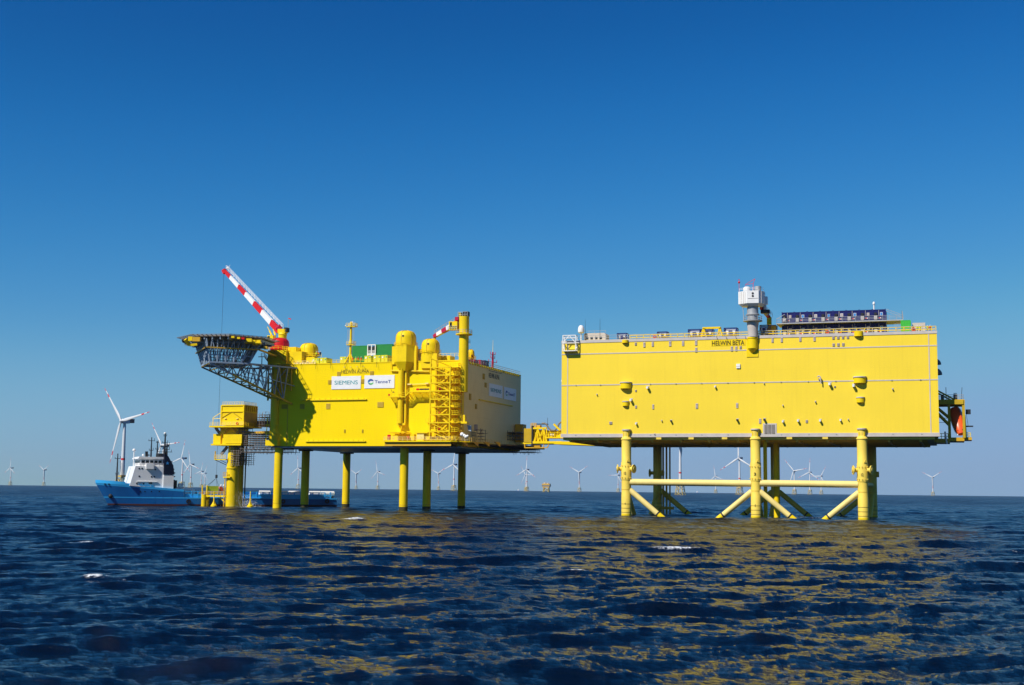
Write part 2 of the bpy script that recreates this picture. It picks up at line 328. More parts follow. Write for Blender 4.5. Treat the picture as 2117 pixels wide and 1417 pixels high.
    ad = n.new('ShaderNodeMath'); ad.operation = 'ADD'; l.new(fa.outputs['Fac'], ad.inputs[0]); r6 = n.new('ShaderNodeMapRange'); r6.clamp = False; r6.inputs[1].default_value = 0.3; r6.inputs[2].default_value = 0.7; r6.inputs[3].default_value = 0.1; r6.inputs[4].default_value = 0.9; l.new(n2.outputs[0], r6.inputs[0]); l.new(r6.outputs[0], ad.inputs[1])
    rm = n.new('ShaderNodeMapRange'); rm.interpolation_type = 'SMOOTHSTEP'; rm.inputs[1].default_value = 1.0; rm.inputs[2].default_value = 1.22; l.new(ad.outputs[0], rm.inputs[0])
    fb = n.new('ShaderNodeBsdfDiffuse'); fb.inputs[0].default_value = (0.75, 0.78, 0.8, 1); ms = n.new('ShaderNodeMixShader')
    l.new(rm.outputs[0], ms.inputs[0]); l.new(b.outputs[0], ms.inputs[1]); l.new(fb.outputs[0], ms.inputs[2]); l.new(ms.outputs[0], n['Material Output'].inputs[0])
    return o
SEA_BUMP = 0.22
# breaking crests and white water: place, half-length, half-width, amount, direction, lift
FOAM = [(180, 1130, 2.6, 0.9, 0.8, -0.25, 0.35), (190, 1204, 1.3, 0.6, 0.75, -0.1, 0.3), (250, 1206, 1.2, 0.5, 0.5), (60, 1150, 3.5, 0.5, 0.42, 0.25), (355, 1284, 1.6, 0.7, 0.5, 0.3), (60, 1262, 1.0, 0.5, 0.42),
        (730, 1079, 3.0, 1.5, 0.75, 0.1, 0.4), (868, 1145, 1.3, 0.7, 0.7, 0, 0.3), (902, 1226, 1.4, 0.8, 0.6, 0.3, 0.2), (850, 1206, 1.2, 0.5, 0.5), (968, 1321, 0.6, 0.3, 0.5),
        (1400, 1142, 2.8, 1.0, 0.8, 0, 0.5), (1195, 1190, 2.0, 0.7, 0.6, 0.15, 0.3), (1290, 1194, 2.6, 0.5, 0.5), (1496, 1155, 0.8, 0.5, 0.6), (1612, 1133, 0.8, 0.5, 0.6), (1525, 1085, 1.5, 1.0, 0.6), (1482, 1087, 1.2, 0.9, 0.6),
        (120, 1060, 1.5, 1.2, 0.6), (45, 1048, 2, 1.5, 0.6), (1010, 1036, 4, 3, 0.65), (1045, 1086, 1.2, 1.0, 0.6), (1345, 1040, 2.5, 2.5, 0.62), (1462, 1032, 3, 3, 0.62), (1868, 1044, 2.5, 2.0, 0.62), (900, 1022, 6, 4, 0.6), (700, 1042, 3, 2, 0.6),
        (1600, 1071, 15, 2.4, 0.85), (1700, 1073, 7, 1.6, 0.6), (1380, 1066, 5, 1.2, 0.5), (1295, 1069, 3, 1.6, 0.68), (1784, 1077, 3.5, 1.6, 0.68), (520, 1050, 9, 4.5, 0.95, 0, 0.2), (567, 1053, 3, 2.2, 0.7), (440, 1048, 6, 2, 0.5),
        (832, 1056, 2.6, 2, 0.62), (885, 1055, 2.4, 2, 0.45), (720, 1050, 2.4, 2, 0.45), (610, 1049, 4, 2.5, 0.6)]
_rng = random.Random(11)
for _ in range(70):
    _px, _py = _rng.uniform(0, 2117), 1024+_rng.random()**1.8*150
    _r = WF.floor(_px, _py).length
    if _r < 2500: FOAM.append((_px, _py, _rng.uniform(0.4, 1.1)*(1+_r/400), _rng.uniform(0.3, 0.6)*(1+_r/400), _rng.uniform(0.45, 0.66), _rng.uniform(-0.5, 0.5)))
make_sea()

# ------------------------------------------------------------------ platform with the braced jacket (right)
pb = thing('converter_platform', 'long pale yellow slab-sided platform standing on a braced jacket of thick legs', 'platform', B, (0, 0, 0))
MB().prism([(0, 0), (BW, 0), (BW-1.6, BD), (0, BD)], BB, BT).build('hull', 'betawall', pb, False)
P = B.pt
def zz(px, py): return P(px, py).z
def line_at(pts, u):                                # z of a facade line measured at two places
    (u0, z0), (u1, z1) = pts; return z0+(z1-z0)*(u-u0)/(u1-u0)
# trim: roof edge, two bands, foot band, corner strips
for nm, h, dz, v in (('roof_edge', .75, BT-.55, .12), ('band', .28, 43.55, .07), ('band', .28, 35.0, .07), ('foot_band', .95, BB-.25, .14)):
    MB().box((-.1, -v, dz), (BW+.1, 0.02, dz+h)).build(nm, 'trim', pb, False)
for u in (1.6, BW-2.1):
    MB().box((u, -.055, BB+.7), (u+.26, 0.02, BT-.55)).build('corner_strip', 'trim', pb, False)
# bolts studding the bands
for z, n in ((35.14, 14), (BB+.35, 14)):
    for i in range(n): MB().box((4+i*6.9, -.22, z-.12), (4.24+i*6.9, -.05, z+.12)).build('bolt', 'grey', pb, False)
# underside: deep girders, inset from the walls
MB().box((.4, .5, BB-.95), (BW-1.2, BD-.5, BB-.2)).build('bottom_girder', 'jacket', pb, False)
for i in range(13): MB().box((2+i*7.6, 1.2, BB-1.5), (2.5+i*7.6, BD-1.5, BB-.95)).build('underside_beam', 'jacket', pb, False)
for v in (5, 15, 25, 35, 44): MB().box((1.5, v, BB-1.45), (BW-3, v+.5, BB-.95)).build('underside_beam', 'jacket', pb, False)
for px in (1362, 1429, 1498, 1632, 1706): u = P(px, 908).x; MB().box((u-.7, -.15, BB-.85), (u+.7, .55, BB-.3)).build('bearing_pad', 'jacket', pb, False)
# louvres: flat vent boxes with blades
def louvre(px0, px1, py0, py1, m='vent', fr=B, par=pb, blades=4):
    a, b = fr.pt(px0, py0), fr.pt(px1, py1); q = MB().box((a.x, -.07, b.z), (b.x, .02, a.z)).build('louvre', m, par, False); s = MB()
    for i in range(blades):
        z = b.z+(a.z-b.z)*(i+.5)/blades; h = (a.z-b.z)/blades*.3
        s.add([(a.x+.05, -.07, z+h), (b.x-.05, -.07, z+h), (b.x-.05, -.19, z-h), (a.x+.05, -.19, z-h), (a.x+.05, -.07, z-h), (b.x-.05, -.07, z-h)], [(0, 3, 2, 1), (3, 4, 5, 2), (0, 4, 3), (1, 2, 5)])
    s.build('blade', m, q, False)
k = 5.0405
for x0, y0, x1, y1 in ((868,345,890,375),(957,342,980,395),(1045,338,1068,387),(1225,332,1250,385),(1360,328,1385,380),(1495,322,1521,375),(1497,398,1521,447),(1868,386,1892,437),(1914,384,1938,435),(1960,382,1984,410),(872,838,890,858),(872,1000,892,1030),(1051,990,1071,1040),(1503,980,1529,1034),(1923,975,1948,1028),(603,1170,635,1198)):
    louvre(1140+x0/k, 1140+x1/k, 640+y0/k, 640+y1/k)
for x0, y0, x1, y1 in ((276,294,300,346),(372,292,396,344),(565,285,590,336),(713,280,738,332),(909,282,936,311),(959,281,986,309),(1009,280,1036,307),(1060,278,1086,305),(911,354,938,384),(960,352,988,383),(1011,350,1039,381),(146,1138,171,1190),(632,1152,658,1182),(928,798,948,815)):
    louvre(1540+x0/k, 1540+x1/k, 640+y0/k, 640+y1/k)
# big service opening with grey louvre doors
a, b = P(1580, 878.5), P(1603, 898); q = MB().box((a.x-.35, -.1, b.z-.35), (b.x+.35, .02, a.z+.35)).build('service_opening', 'trim', pb, False)
for i in range(3):
    w = (b.x-a.x)/3; MB().box((a.x+i*w+.05, -.14, b.z), (a.x+(i+1)*w-.05, -.09, a.z)).build('shutter_leaf', 'hose', q, False)
# half-round tubs with grey lids
for x0, x1, y0, y1, d in ((720,833,765,825,1.35),(742,808,962,1006,.85),(737,805,322,350,.95)):
    c0, c1 = P(1140+x0/k, 640+y0/k), P(1140+x1/k, 640+y1/k); cx = (c0.x+c1.x)/2; r = (c1.x-c0.x)/2
    q = MB().lathe((cx, .0, 0), [(0, c0.z), (r, c0.z), (r, c1.z), (0, c1.z)], 16, math.pi, 2*math.pi)
    q.v = [(x, y*d/r, z) for x, y, z in q.v]; q = q.build('tub', 'yellow', pb)
    lid = MB().lathe((cx, 0, 0), [(0, c0.z+.16), (r*1.12, c0.z+.16), (r*1.12, c0.z-.12), (0, c0.z-.12)], 16, math.pi, 2*math.pi); lid.v = [(x, y*d/r, z) for x, y, z in lid.v]
    if y0 != 322: lid.build('lid', 'trim', q)
for x0, x1, y0, y1, d in ((1133,1262,708,768,1.4),(1163,1245,920,970,.9),(1137,1232,232,280,1.0)):
    c0, c1 = P(1540+x0/k, 640+y0/k), P(1540+x1/k, 640+y1/k); cx = (c0.x+c1.x)/2; r = (c1.x-c0.x)/2
    q = MB().lathe((cx, .0, 0), [(0, c0.z), (r, c0.z), (r, c1.z), (0, c1.z)], 16, math.pi, 2*math.pi)
    q.v = [(x, y*d/r, z) for x, y, z in q.v]; q = q.build('tub', 'yellow', pb)
    lid = MB().lathe((cx, 0, 0), [(0, c0.z+.16), (r*1.12, c0.z+.16), (r*1.12, c0.z-.12), (0, c0.z-.12)], 16, math.pi, 2*math.pi); lid.v = [(x, y*d/r, z) for x, y, z in lid.v]
    if y0 != 232: lid.build('lid', 'trim', q)
# wall lamps and stub pipes sticking out of the wall
def lamp(px, py, s=1.0, m='white'):
    c = P(px, py); q = MB().box((c.x-.3*s, -.07, c.z+.18*s), (c.x+.38*s, .02, c.z+.42*s)).build('bracket', 'trim', pb, False)
    MB().box((c.x-.2*s, -.95*s, c.z-.3*s), (c.x+.22*s, -.04, c.z+.17*s)).build('lamp_box', m, q, False)
for x, y, s, m in ((1005,815,1.15,'white'),(832,945,1.15,'white'),(885,1190,.85,'white'),(1708,806,.8,'white'),(1248,1162,.8,'dark'),(1150,1160,.5,'vent'),(1938,1152,.9,'dark'),(475,888,.5,'vent'),(1076,1298,.5,'vent')):
    lamp(1140+x/k, 640+y/k, s, m)
for x, y, s, m in ((884,778,1.2,'white'),(1133,795,1.25,'white'),(205,1148,1.0,'dark'),(397,1168,.95,'white'),(555,1160,.95,'white'),(785,1158,1.0,'white'),(996,1155,.8,'white'),(1077,1148,.5,'vent'),(396,1002,.5,'vent'),(735,962,.6,'vent'),(200,772,.45,'vent'),(1539,830,.6,'vent')):
    lamp(1540+x/k, 640+y/k, s, m)
c = P(1526.5, 757.5); q = MB().box((c.x-.5, -.3, c.z-.55), (c.x+.5, .02, c.z+.6)).build('junction_box', 'white', pb, False); MB().box((c.x-.52, -.33, c.z-.1), (c.x+.52, -.29, c.z-.02)).build('seam', 'trim', q, False)
# goose-neck pipe
c = P(1540+775/k, 640+740/k); MB().pipe([(c.x-.35, -.7, c.z+.75), (c.x-.2, -.75, c.z+1.05), (c.x+.15, -.75, c.z+1.05), (c.x+.4, -.75, c.z+.7), (c.x+.45, -.75, c.z-.3), (c.x+.5, -.7, c.z-.9)], .16).tube((c.x, -.1, c.z+.3), (c.x+.4, -.75, c.z+.3), .3).build('goose_neck_pipe', 'trim', pb)
# name board
a, b = P(1472, 701), P(1543, 712.5); q = MB().box((a.x-.2, -.05, b.z-.25), (b.x-.15, .02, a.z+.35)).build('name_panel', 'yellow', pb, False)
text('lettering', 'HELWIN BETA', 'black', q, (a.x, -.075, b.z-.1), b.x-a.x-.5, weight=.012, height=1.25, depth=.012)
for i in range(4): u = a.x+1.2+i*2.5; MB().tube((u, -.05, BT+.2), (u+.35, -1.0, BT-.55), .035, n=5).tube((u+.35, -1.0, BT-.55), (u+.4, -.9, BT-.75), .09, n=6).build('sign_lamp', 'dark', pb)
# white davit cradle hung at the top left
a, b = P(1167, 697), P(1193, 722); q = MB()
u0, u1, z0, z1, d = a.x, b.x, b.z-.6, BT+1.5, 1.5
for u in (u0, u1):
    for v in (-.05, -d): q.bar((u, v, z0), (u, v, z1), .2)
    for z in (z0, z1, (z0+z1)/2): q.bar((u, 0, z), (u, -d, z), .17)
    q.bar((u, -d, z0), (u, -.05, (z0+z1)/2), .13)
for z in (z0, z1, (z0+z1)/2, z1-.7): q.bar((u0, -d, z), (u1, -d, z), .18)
q.bar((u0, -d, (z0+z1)/2), ((u0+u1)/2, -d, z1), .16); q.bar((u1, -d, (z0+z1)/2), ((u0+u1)/2, -d, z1), .16)
q.box((u0, -d, z0-.1), (u1, 0, z0+.12)); q.build('davit_cradle', 'white', pb, False)
# half-moon hoods on the end walls
for u, z, r, m in ((0, 36.4, 1.1, 'white'), (BW-.4, 36.6, 1.6, 'hose'), (BW-.4, 39.2, 1.4, 'hose')):
    s = -1 if u == 0 else 1; q = MB().lathe((0, 0, 0), [(r*math.cos(t*math.pi/12), r*math.sin(t*math.pi/12)) for t in range(7)]+[(0, 0)], 12, -math.pi/2, math.pi/2)
    q.v = [(u+s*x*.9, 3+y*1.3, z+w) for x, y, w in q.v]; q.build('hood', m, pb)
# roof rails
rb = MB().rail([(.3, .3, BT+.2), (BW-.3, .3, BT+.2)], 1.25, 3.0, .05, (.65,)); rb.build('edge_rail', 'grey', pb, False)
for x0, x1, h in ((1300, 1545, 1.35), (1566, 1935, 1.5)):
    u0, u1 = P(x0, 700).x, P(x1, 690).x; MB().rail([(u0, 1.3, BT), (u1, 1.3, BT)], h, 1.9, .085, (h*.5,)).build('guard_rail', 'yellow', pb, False)
MB().rail([(BW-1.2, 1.3, BT), (BW-2.2, 30, BT)], 1.5, 2.2, .07).build('guard_rail', 'yellow', pb, False)
# legs, front and back
RL = 1.28
LU = [P(1295.5, 1000).x, P(1563, 1000).x, P(1784, 1000).x]; LV = (-.35, 38.0)
for j, v in enumerate(LV):
    for i, u in enumerate(LU):
        top = BB+1.6 if j == 0 else BB-.9
        pr = [(RL*1.02, -3), (RL*1.02, 5.6), (RL, 5.65), (RL, 9.5), (RL*1.09, 9.6), (RL*1.09, 14.2), (RL, 14.4), (RL, BB-1.0), (RL*1.12, BB-.95), (RL*1.12, BB-.75), (.92, BB-.05), (.92, top)] if j == 0 else [(RL, -3), (RL, BB-.9)]
        lg = MB().lathe((u, v, 0), pr+([(0, top)] if j == 0 else []), 28).build('leg', 'jacket', pb)
        MB().lathe((u, v, 0), [(RL*1.03, -3), (RL*1.03, .55), (RL*1.0, .6)], 28).build('splash_zone', 'legyellow', lg)
        for z in (1.0, 2.1, 3.2, 7.0): MB().lathe((u, v, z), [(RL*1.035, -.05), (RL*1.035, .05)], 28, math.pi*1.05 if z == 2.1 else 0, math.pi*1.95 if z == 2.1 else 2*math.pi).build('depth_ring', 'black' if z < 5 else 'orange', lg)
        if j == 0:
            MB().lathe((u, v, top), [(0, -.1), (1.2, -.1), (1.2, .25), (0, .25)], 20).build('cap', 'trim', lg)
            for s in (-1, 1):
                MB().lathe((u+s*.62, v-.7, 0), [(.12, BB-.9), (.12, BB+.9)], 8).build('lifting_lug', 'yellow', lg)
            if i != 1:
                for s in (-1, 1): MB().tube((u+s*1.0, v-.4, 12.5), (u+s*2.15, v-.75, 12.5), .55, n=16).tube((u+s*2.1, v-.72, 12.5), (u+s*2.35, v-.8, 12.5), 1.15, n=20).tube((u+s*2.35, v-.8, 12.5), (u+s*2.5, v-.84, 12.5), .6, n=14).build('flange', 'jacket', lg)
            for a_ in (-2.6, -2.1, -1.6, -1.1, -.6):
                for z in (10.2, 13.3): MB().tube((u+math.cos(a_)*1.3, v+math.sin(a_)*1.3, z), (u+math.cos(a_)*1.75, v+math.sin(a_)*1.75, z), .1, n=6).build('stud', 'jacket', lg)
            MB().tube((u+.5, v-1.3, 14.3), (u+.9, v-1.5, 15.1), .14, n=6).build('spigot', 'jacket', lg)
            text('lettering', ('12', '3', '12')[i], 'black', lg, (u-.3, v-1.48, 11.0), .55, depth=.02, height=.7)
            if i < 2: text('lettering', ('4', '5')[i], 'black', lg, (u-.15, v-1.36, 3.05), .25, depth=.02, height=.5)
        elif i != 1:
            MB().tube((u-1.0, v, 12.0), (u-2.2, v, 12.0), .5, n=12).tube((u-2.2, v, 12.0), (u-2.45, v, 12.0), 1.15, n=16).build('flange', 'jacket', lg); MB().tube((u+1.0, v, 12.0), (u+1.9, v, 12.0), .8, n=16).build('flange', 'jacket', lg)
# braces
zb_ = 9.0
for j, v in enumerate(LV):
    for i in (0, 1):
        u0, u1 = LU[i], LU[i+1]
        if j == 0: MB().tube((u0+1.1, v, zb_), (u1-1.1, v, zb_-.1), .86, n=20).build('cross_beam', 'brace', pb)
    for i, s in ((0, 1), (1, -1), (1, 1), (2, -1)):
        u = LU[i]; b_ = MB().tube((u+s*1.0, v, 6.9), (u+s*13.2, v, -3.2), .74, n=18).build('brace', 'brace' if j == 0 else 'jacket', pb)
        a = Vector((u+s*1.0, v, 6.9)); b = Vector((u+s*13.2, v, -3.2)); MB().tube(a.lerp(b, .63), b, .77, n=18).build('splash_zone', 'legyellow', b_)
        MB().tube(a.lerp(b, .605), a.lerp(b, .63), .8, n=18).build('depth_ring', 'dark', b_)
for i, u in enumerate(LU):
    MB().tube((u+.1, LV[0]+1.1, 6.2), (u+.5, LV[0]+11, -3), .62, n=14).build('brace', 'jacket', pb)
    MB().tube((u, LV[1]-1, 6.2), (u-.5, LV[1]-11, -3), .62, n=14).build('brace', 'jacket', pb)
    MB().tube((u, LV[0]+1.2, zb_), (u, LV[1]-1.1, zb_), .6, n=14).build('cross_beam', 'jacket', pb)
# riser pipes: beside the left rear leg and behind the middle leg
for du, r in ((1.9, .28), (2.9, .28), (3.9, .24)): MB().tube((LU[0]+du, LV[1]-1, -3), (LU[0]+du, LV[1]-1, BB-.9), r, n=10).build('riser_pipe', 'orange', pb)
MB().box((LU[0]+.8, LV[1]-1.6, 1.4), (LU[0]+5.0, LV[1]-.4, 2.2)).build('riser_clamp', 'orange', pb, False)
for du, v, r in ((2.0, 3, .5), (3.4, 14, .75)): MB().tube((LU[1]+du, v, -3), (LU[1]+du, v, BB-.9), r, n=12).build('riser_pipe', 'legyellow', pb)

# crane with white cab on the roof edge
c = P(1557, 694); cu, cv = c.x, -.4
cr = thing('deck_crane', 'grey pedestal crane with white faceted machine house and boom laid down behind', 'crane', B, (cu, cv, BT))
MB().box((P(1543.3, 700).x, -.16, P(1555, 738.5).z), (P(1567.5, 700).x, .0, BT-.6)).build('bracket_panel', 'yellow', cr, False)
MB().lathe((cu-.1, -.16, 0), [(0, P(1557, 731).z), (.7, P(1557, 727).z), (1.3, P(1557, 721).z), (1.3, BT-.7), (1.42, BT-.65), (1.42, BT-.3), (1.3, BT-.2)], 22).build('pedestal_foot', 'yellow', cr)
z = lambda py: P(1557, py, cv).z
MB().lathe((cu, cv, 0), [(1.3, BT-.25), (1.32, z(684)), (1.55, z(668)), (1.55, z(665))], 26).build('pedestal', 'trim', cr)
MB().lathe((cu, cv, 0), [(1.55, z(665)), (1.42, z(664)), (1.42, z(653)), (1.75, z(652)), (1.75, z(650)), (1.5, z(649)), (1.45, z(634))], 26).build('column', 'grey', cr)
MB().lathe((cu, cv, 0), [(1.5, z(666.5)), (2.5, z(665)), (2.5, z(663.2)), (1.5, z(663.2))], 24).build('ring_deck', 'grey', cr)
mb = MB()
for i in range(14):
    t = i*2*math.pi/14; mb.bar((cu+2.4*math.cos(t), cv+2.4*math.sin(t), z(663.5)), (cu+2.4*math.cos(t), cv+2.4*math.sin(t), z(663.5)+1.15), .08)
    t2 = t+2*math.pi/14
    for h in (.6, 1.15): mb.bar((cu+2.4*math.cos(t), cv+2.4*math.sin(t), z(663.5)+h), (cu+2.4*math.cos(t2), cv+2.4*math.sin(t2), z(663.5)+h), .07)
mb.build('ring_rail', 'grey', cr, False)
mb = MB(); [mb.bar((cu-2.2, cv-.4+dy, z(664)), (cu-2.5, cv-.4+dy, z(636)), .09) for dy in (-.3, .3)]
for i in range(9): t = i/9; mb.bar((cu-2.2-.3*t, cv-.7, z(664)+t*(z(636)-z(664))), (cu-2.2-.3*t, cv-.1, z(664)+t*(z(636)-z(664))), .06)
mb.build('ladder', 'grey', cr, False)
hx = [(-3.55, -1.0), (-1.1, -2.6), (1.9, -2.2), (3.1, -.2), (3.0, 2.2), (-1.2, 2.6), (-3.4, 1.2)]
hx2 = [(x*.8, y*.75) for x, y in hx]; mb = MB()
n = len(hx); zb0, zb1, zt = z(634.5), z(629.5), z(604)
mb.add([(cu+x, cv+y, zb0) for x, y in hx2]+[(cu+x, cv+y, zb1) for x, y in hx]+[(cu+x, cv+y, zt) for x, y in hx], [(i, (i+1) % n, n+(i+1) % n, n+i) for i in range(n)]+[(n+i, n+(i+1) % n, 2*n+(i+1) % n, 2*n+i) for i in range(n)]+[tuple(range(n-1, -1, -1)), tuple(range(2*n, 3*n))])
hs = mb.build('machine_house', 'white', cr, False)
for i in (0, 1, 2):
    (x0, y0), (x1, y1) = hx[i], hx[(i+1) % n]; nn = Vector((y1-y0, x0-x1, 0)).normalized()*.05
    for t in ((.2, .4, .6, .8) if i == 0 else (.45,) if i == 2 else ()):
        p = Vector((cu+x0+(x1-x0)*t, cv+y0+(y1-y0)*t, 0))+nn; MB().box((p.x-.05, p.y-.05, zb1+.1), (p.x+.05, p.y+.05, zt-.1)).build('panel_joint', 'trim', hs, False)
(x0, y0), (x1, y1) = hx[1], hx[2]
for zq in (z(609.5), z(615)):
    p = Vector((cu+x0+(x1-x0)*.5, cv+y0+(y1-y0)*.5, zq)); MB().tube(p+Vector((0, .1, 0)), p+Vector((.02, -.07, 0)), .28, n=16).build('fan_opening', 'dark', hs)
p = Vector((cu+x0+(x1-x0)*.08, cv+y0-.03, z(619.5))); q_ = Vector((cu+x1-.1, cv+y1-.03, z(619.5))); MB().bar(p, q_, .07).build('panel_joint', 'trim', hs, False)
MB().lathe((cu-1.4, cv-.4, zt), [(.95, 0), (.95, 1.1), (.6, 1.35), (0, 1.4)], 14).build('cowl', 'white', cr); MB().lathe((cu+1.4, cv+.3, zt), [(.85, 0), (.85, 1.45), (0, 1.45)], 14).build('cowl', 'grey', cr)
MB().lathe((cu+.3, cv, zt), [(.45, 0), (.45, .5), (0, .6)], 12).build('cowl', 'grey', cr)
MB().bar((cu-3.4, cv-.6, zt), (cu-3.4, cv-.6, zt+3.4), .1).ball((cu-3.4, cv-.6, zt+2.6), .3, 10).bar((cu-3.6, cv-.6, zt+3.35), (cu-3.2, cv-.6, zt+3.35), .12).build('beacon_mast', 'red', cr)
MB().bar((cu+.2, cv, zt), (cu+.2, cv, zt+2.3), .12).bar((cu+.2, cv, zt+2.3), (cu+.7, cv, zt+3.5), .1).bar((cu+.7, cv, zt+3.5), (cu-1.8, cv, zt+2.1), .08).bar((cu+.2, cv, zt+2.3), (cu-1.8, cv, zt+1.9), .08).bar((cu-1.8, cv, zt+2.1), (cu-2.0, cv, zt+.9), .05).build('service_davit', 'red', cr)
MB().rail([(cu-3.3, cv-.9, zt), (cu-1, cv-2.4, zt), (cu+1.8, cv-2.0, zt), (cu+2.9, cv, zt)], .9, 1.2, .03).build('roof_rail', 'white', cr, False)
w0 = P(1581, 622, 2); MB().box((w0.x-.55, 1.2, w0.z-1.0), (w0.x+.75, 2.6, w0.z+1.0)).box((w0.x-.2, 1.3, w0.z-2.6), (w0.x+.4, 2.4, w0.z-1.0)).build('winch', 'white', cr, False)
MB().box((w0.x-1.0, 1.1, w0.z-3.4), (w0.x+1.3, 2.8, w0.z-2.5)).build('winch_base', 'dark', cr, False)
b0, b1 = P(1574, 636, 2), P(1590, 657, 6); b0, b1 = Vector(b0), Vector(b1)
for t0, t1, m in ((0, .35, 'crimson'), (.35, .7, 'trim'), (.7, 1, 'red')): MB().bar(b0.lerp(b1, t0), b0.lerp(b1, t1), .9-.2*t0).build('boom', m, cr, False)
MB().box((b1.x-.55, b1.y-.5, b1.z-1.9), (b1.x+.6, b1.y+.5, b1.z+.1)).build('boom_head', 'yellow', cr, False)
mb = MB(); mb.rail([b0+Vector((.6, 0, 0)), b1+Vector((.9, 0, .1))], 1.0, 1.0, .035).build('boom_rail', 'white', cr, False)

# blue accommodation units, two tiers of eight
CV = 5.0
t0, t1 = P(1615.7, 638.7, CV), P(1831, 629.2, CV); UW = (t1.x-t0.x)/8; Z2 = BT+3.75; HH = 2.75
UD = 6.1
def unit(u, z, idx, lower):
    nth = ('first', 'second', 'third', 'fourth', 'fifth', 'sixth', 'seventh', 'eighth')[idx]
    t = thing('accommodation_unit', f'navy blue accommodation unit, {nth} from the crane in the {"lower" if lower else "upper"} tier', 'container', B, (u+UW/2, CV, z), 'navy accommodation units on the roof')
    MB().box((u+.06, CV+.06, z), (u+UW-.06, CV+UD, z+HH)).build('shell', 'blue', t, False)
    mb = MB()
    for x in (u+.02, u+UW-.22): mb.box((x, CV-.03, z-.02), (x+.2, CV+.2, z+HH+.18))
    mb.box((u+.22, CV-.03, z+HH-.16), (u+UW-.22, CV+.2, z+HH+.06)); mb.box((u+.22, CV-.03, z-.02), (u+UW-.22, CV+.2, z+.16)); mb.build('corner_frame', 'blue', t, False)
    mb = MB()
    for i in range(int(UW/.25)-2): mb.box((u+.35+i*.25, CV+.0, z+.2), (u+.45+i*.25, CV+.07, z+HH-.2))
    mb.build('corrugation', 'blue', t, False)
    MB().box((u+.35, CV-.25, z+.2), (u+1.15, CV-.02, z+1.25)).build('air_conditioner', 'trim', t, False)
    MB().box((u+.4, CV-.4, z+1.4), (u+1.1, CV-.02, z+2.0)).build('vent_cowl', 'dark', t, False)
    w = MB().box((u+1.85, CV-.08, z+1.2), (u+2.55, CV-.02, z+2.05)).build('window', 'white' if (idx+lower) % 3 else 'vent', t, False)
    MB().box((u+1.93, CV-.1, z+1.28), (u+2.47, CV-.085, z+1.97)).build('pane', 'logosky' if idx % 2 else 'vent', w, False)
    MB().box((u+1.55, CV-.1, z+.45), (u+1.9, CV-.02, z+.8)).build('hose_box', 'red', t, False); MB().box((u+1.92, CV-.1, z+.45), (u+2.1, CV-.02, z+.8)).build('notice', 'white', t, False)
    MB().bar((u+1.5, CV-.1, z+1.3), (u+1.55, CV-.1, z+HH-.1), .09).build('flue', 'trim', t, False)
for i in range(8): unit(t0.x+i*UW, BT+.35, i, 1); unit(t0.x+i*UW, Z2+.15, i, 0)
MB_u0, MB_u1 = t0.x-1.2, t1.x+4.3
gal = thing('gallery_walkway', 'grey steel gallery with railing along the upper tier of navy units', 'walkway', B, (MB_u0, CV, BT))
MB().box((MB_u0, CV-1.6, Z2-.3), (MB_u1, CV+UD, Z2-.0)).build('deck', 'grey', gal, False)
MB().rail([(MB_u0, CV-1.5, Z2), (MB_u1, CV-1.5, Z2)], 1.15, 1.7, .04, (.4, .75)).build('rail', 'grey', gal, False)
mb = MB()
for i in range(9): u = MB_u0+.3+i*(MB_u1-MB_u0-.6)/8; MB().bar((u, CV-1.4, BT), (u, CV-1.4, Z2-.3), .12).build('post', 'dark', gal, False)
mb = MB()
for s in (0, 1):
    mb.bar((MB_u1-2.2+s*1.2, CV+1+s, Z2), (MB_u1+.1, CV+1+s, Z2+.0), .1); mb.bar((t1.x+.1, CV-.8+s, Z2+2.9-s*.4), (t1.x+3.6, CV-.8+s, Z2+1.4-s*.4), .1)
    mb.bar((MB_u1-.2, CV-1.4+s*2, BT), (MB_u1-.2, CV-1.4+s*2, Z2+2.2), .1)
for i in range(8): zq = BT+.4+i*.45; mb.bar((MB_u1-2.3, CV-1, zq), (MB_u1-.3, CV-1, zq), .07)
mb.bar((MB_u0+.2, CV-1.4, Z2+1.2), (MB_u0+2.2, CV-1.4, Z2+2.3), .12); mb.bar((MB_u0+1.0, CV-1.4, Z2+.8), (MB_u0+2.2, CV-1.4, Z2+1.5), .1)
mb.build('stair', 'grey', gal, False)
MB().box((MB_u0-1.9, CV-1.2, BT+.1), (MB_u0-.2, CV+1.5, Z2-.4)).build('stair_lobby', 'blue', gal, False)
MB().box((MB_u0-1.5, CV-1.4, BT+1.6), (MB_u0-.1, CV-1.15, Z2-.6)).build('sign_panel', 'orange', gal, False)
MB().bar((MB_u0-2.0, CV-1.4, BT), (MB_u0-2.0, CV-1.4, Z2-.3), .22).build('corner_post', 'yellow', gal, False)
def radome(px, py0, py1, v, label, name='satellite_dome', zbase=None):
    a, b = P(px, py0, v), P(px, py1, v); h = a.z-b.z; r = h*.40; zb = BT if zbase is None else zbase
    t = thing(name, label, 'antenna', B, (a.x, v, zb))
    MB().lathe((a.x, v, 0), [(r*.75, b.z), (r*.95, b.z+h*.1), (r, b.z+h*.45), (r*.85, b.z+h*.75), (r*.5, b.z+h*.94), (0, a.z)], 20).build('dome', 'white', t)
    MB().lathe((a.x, v, 0), [(r*.75, b.z+.02), (0, b.z+.02)], 20).tube((a.x, v, zb), (a.x, v, b.z+.1), .18).build('stand', 'white', t)
radome(1201.5, 672.5, 689, 3, 'large white satellite dome at the roof end above the davit cradle')
radome(1806.5, 624, 630.5, 6, 'small white satellite dome on top of the upper navy units', zbase=Z2+HH+.05)
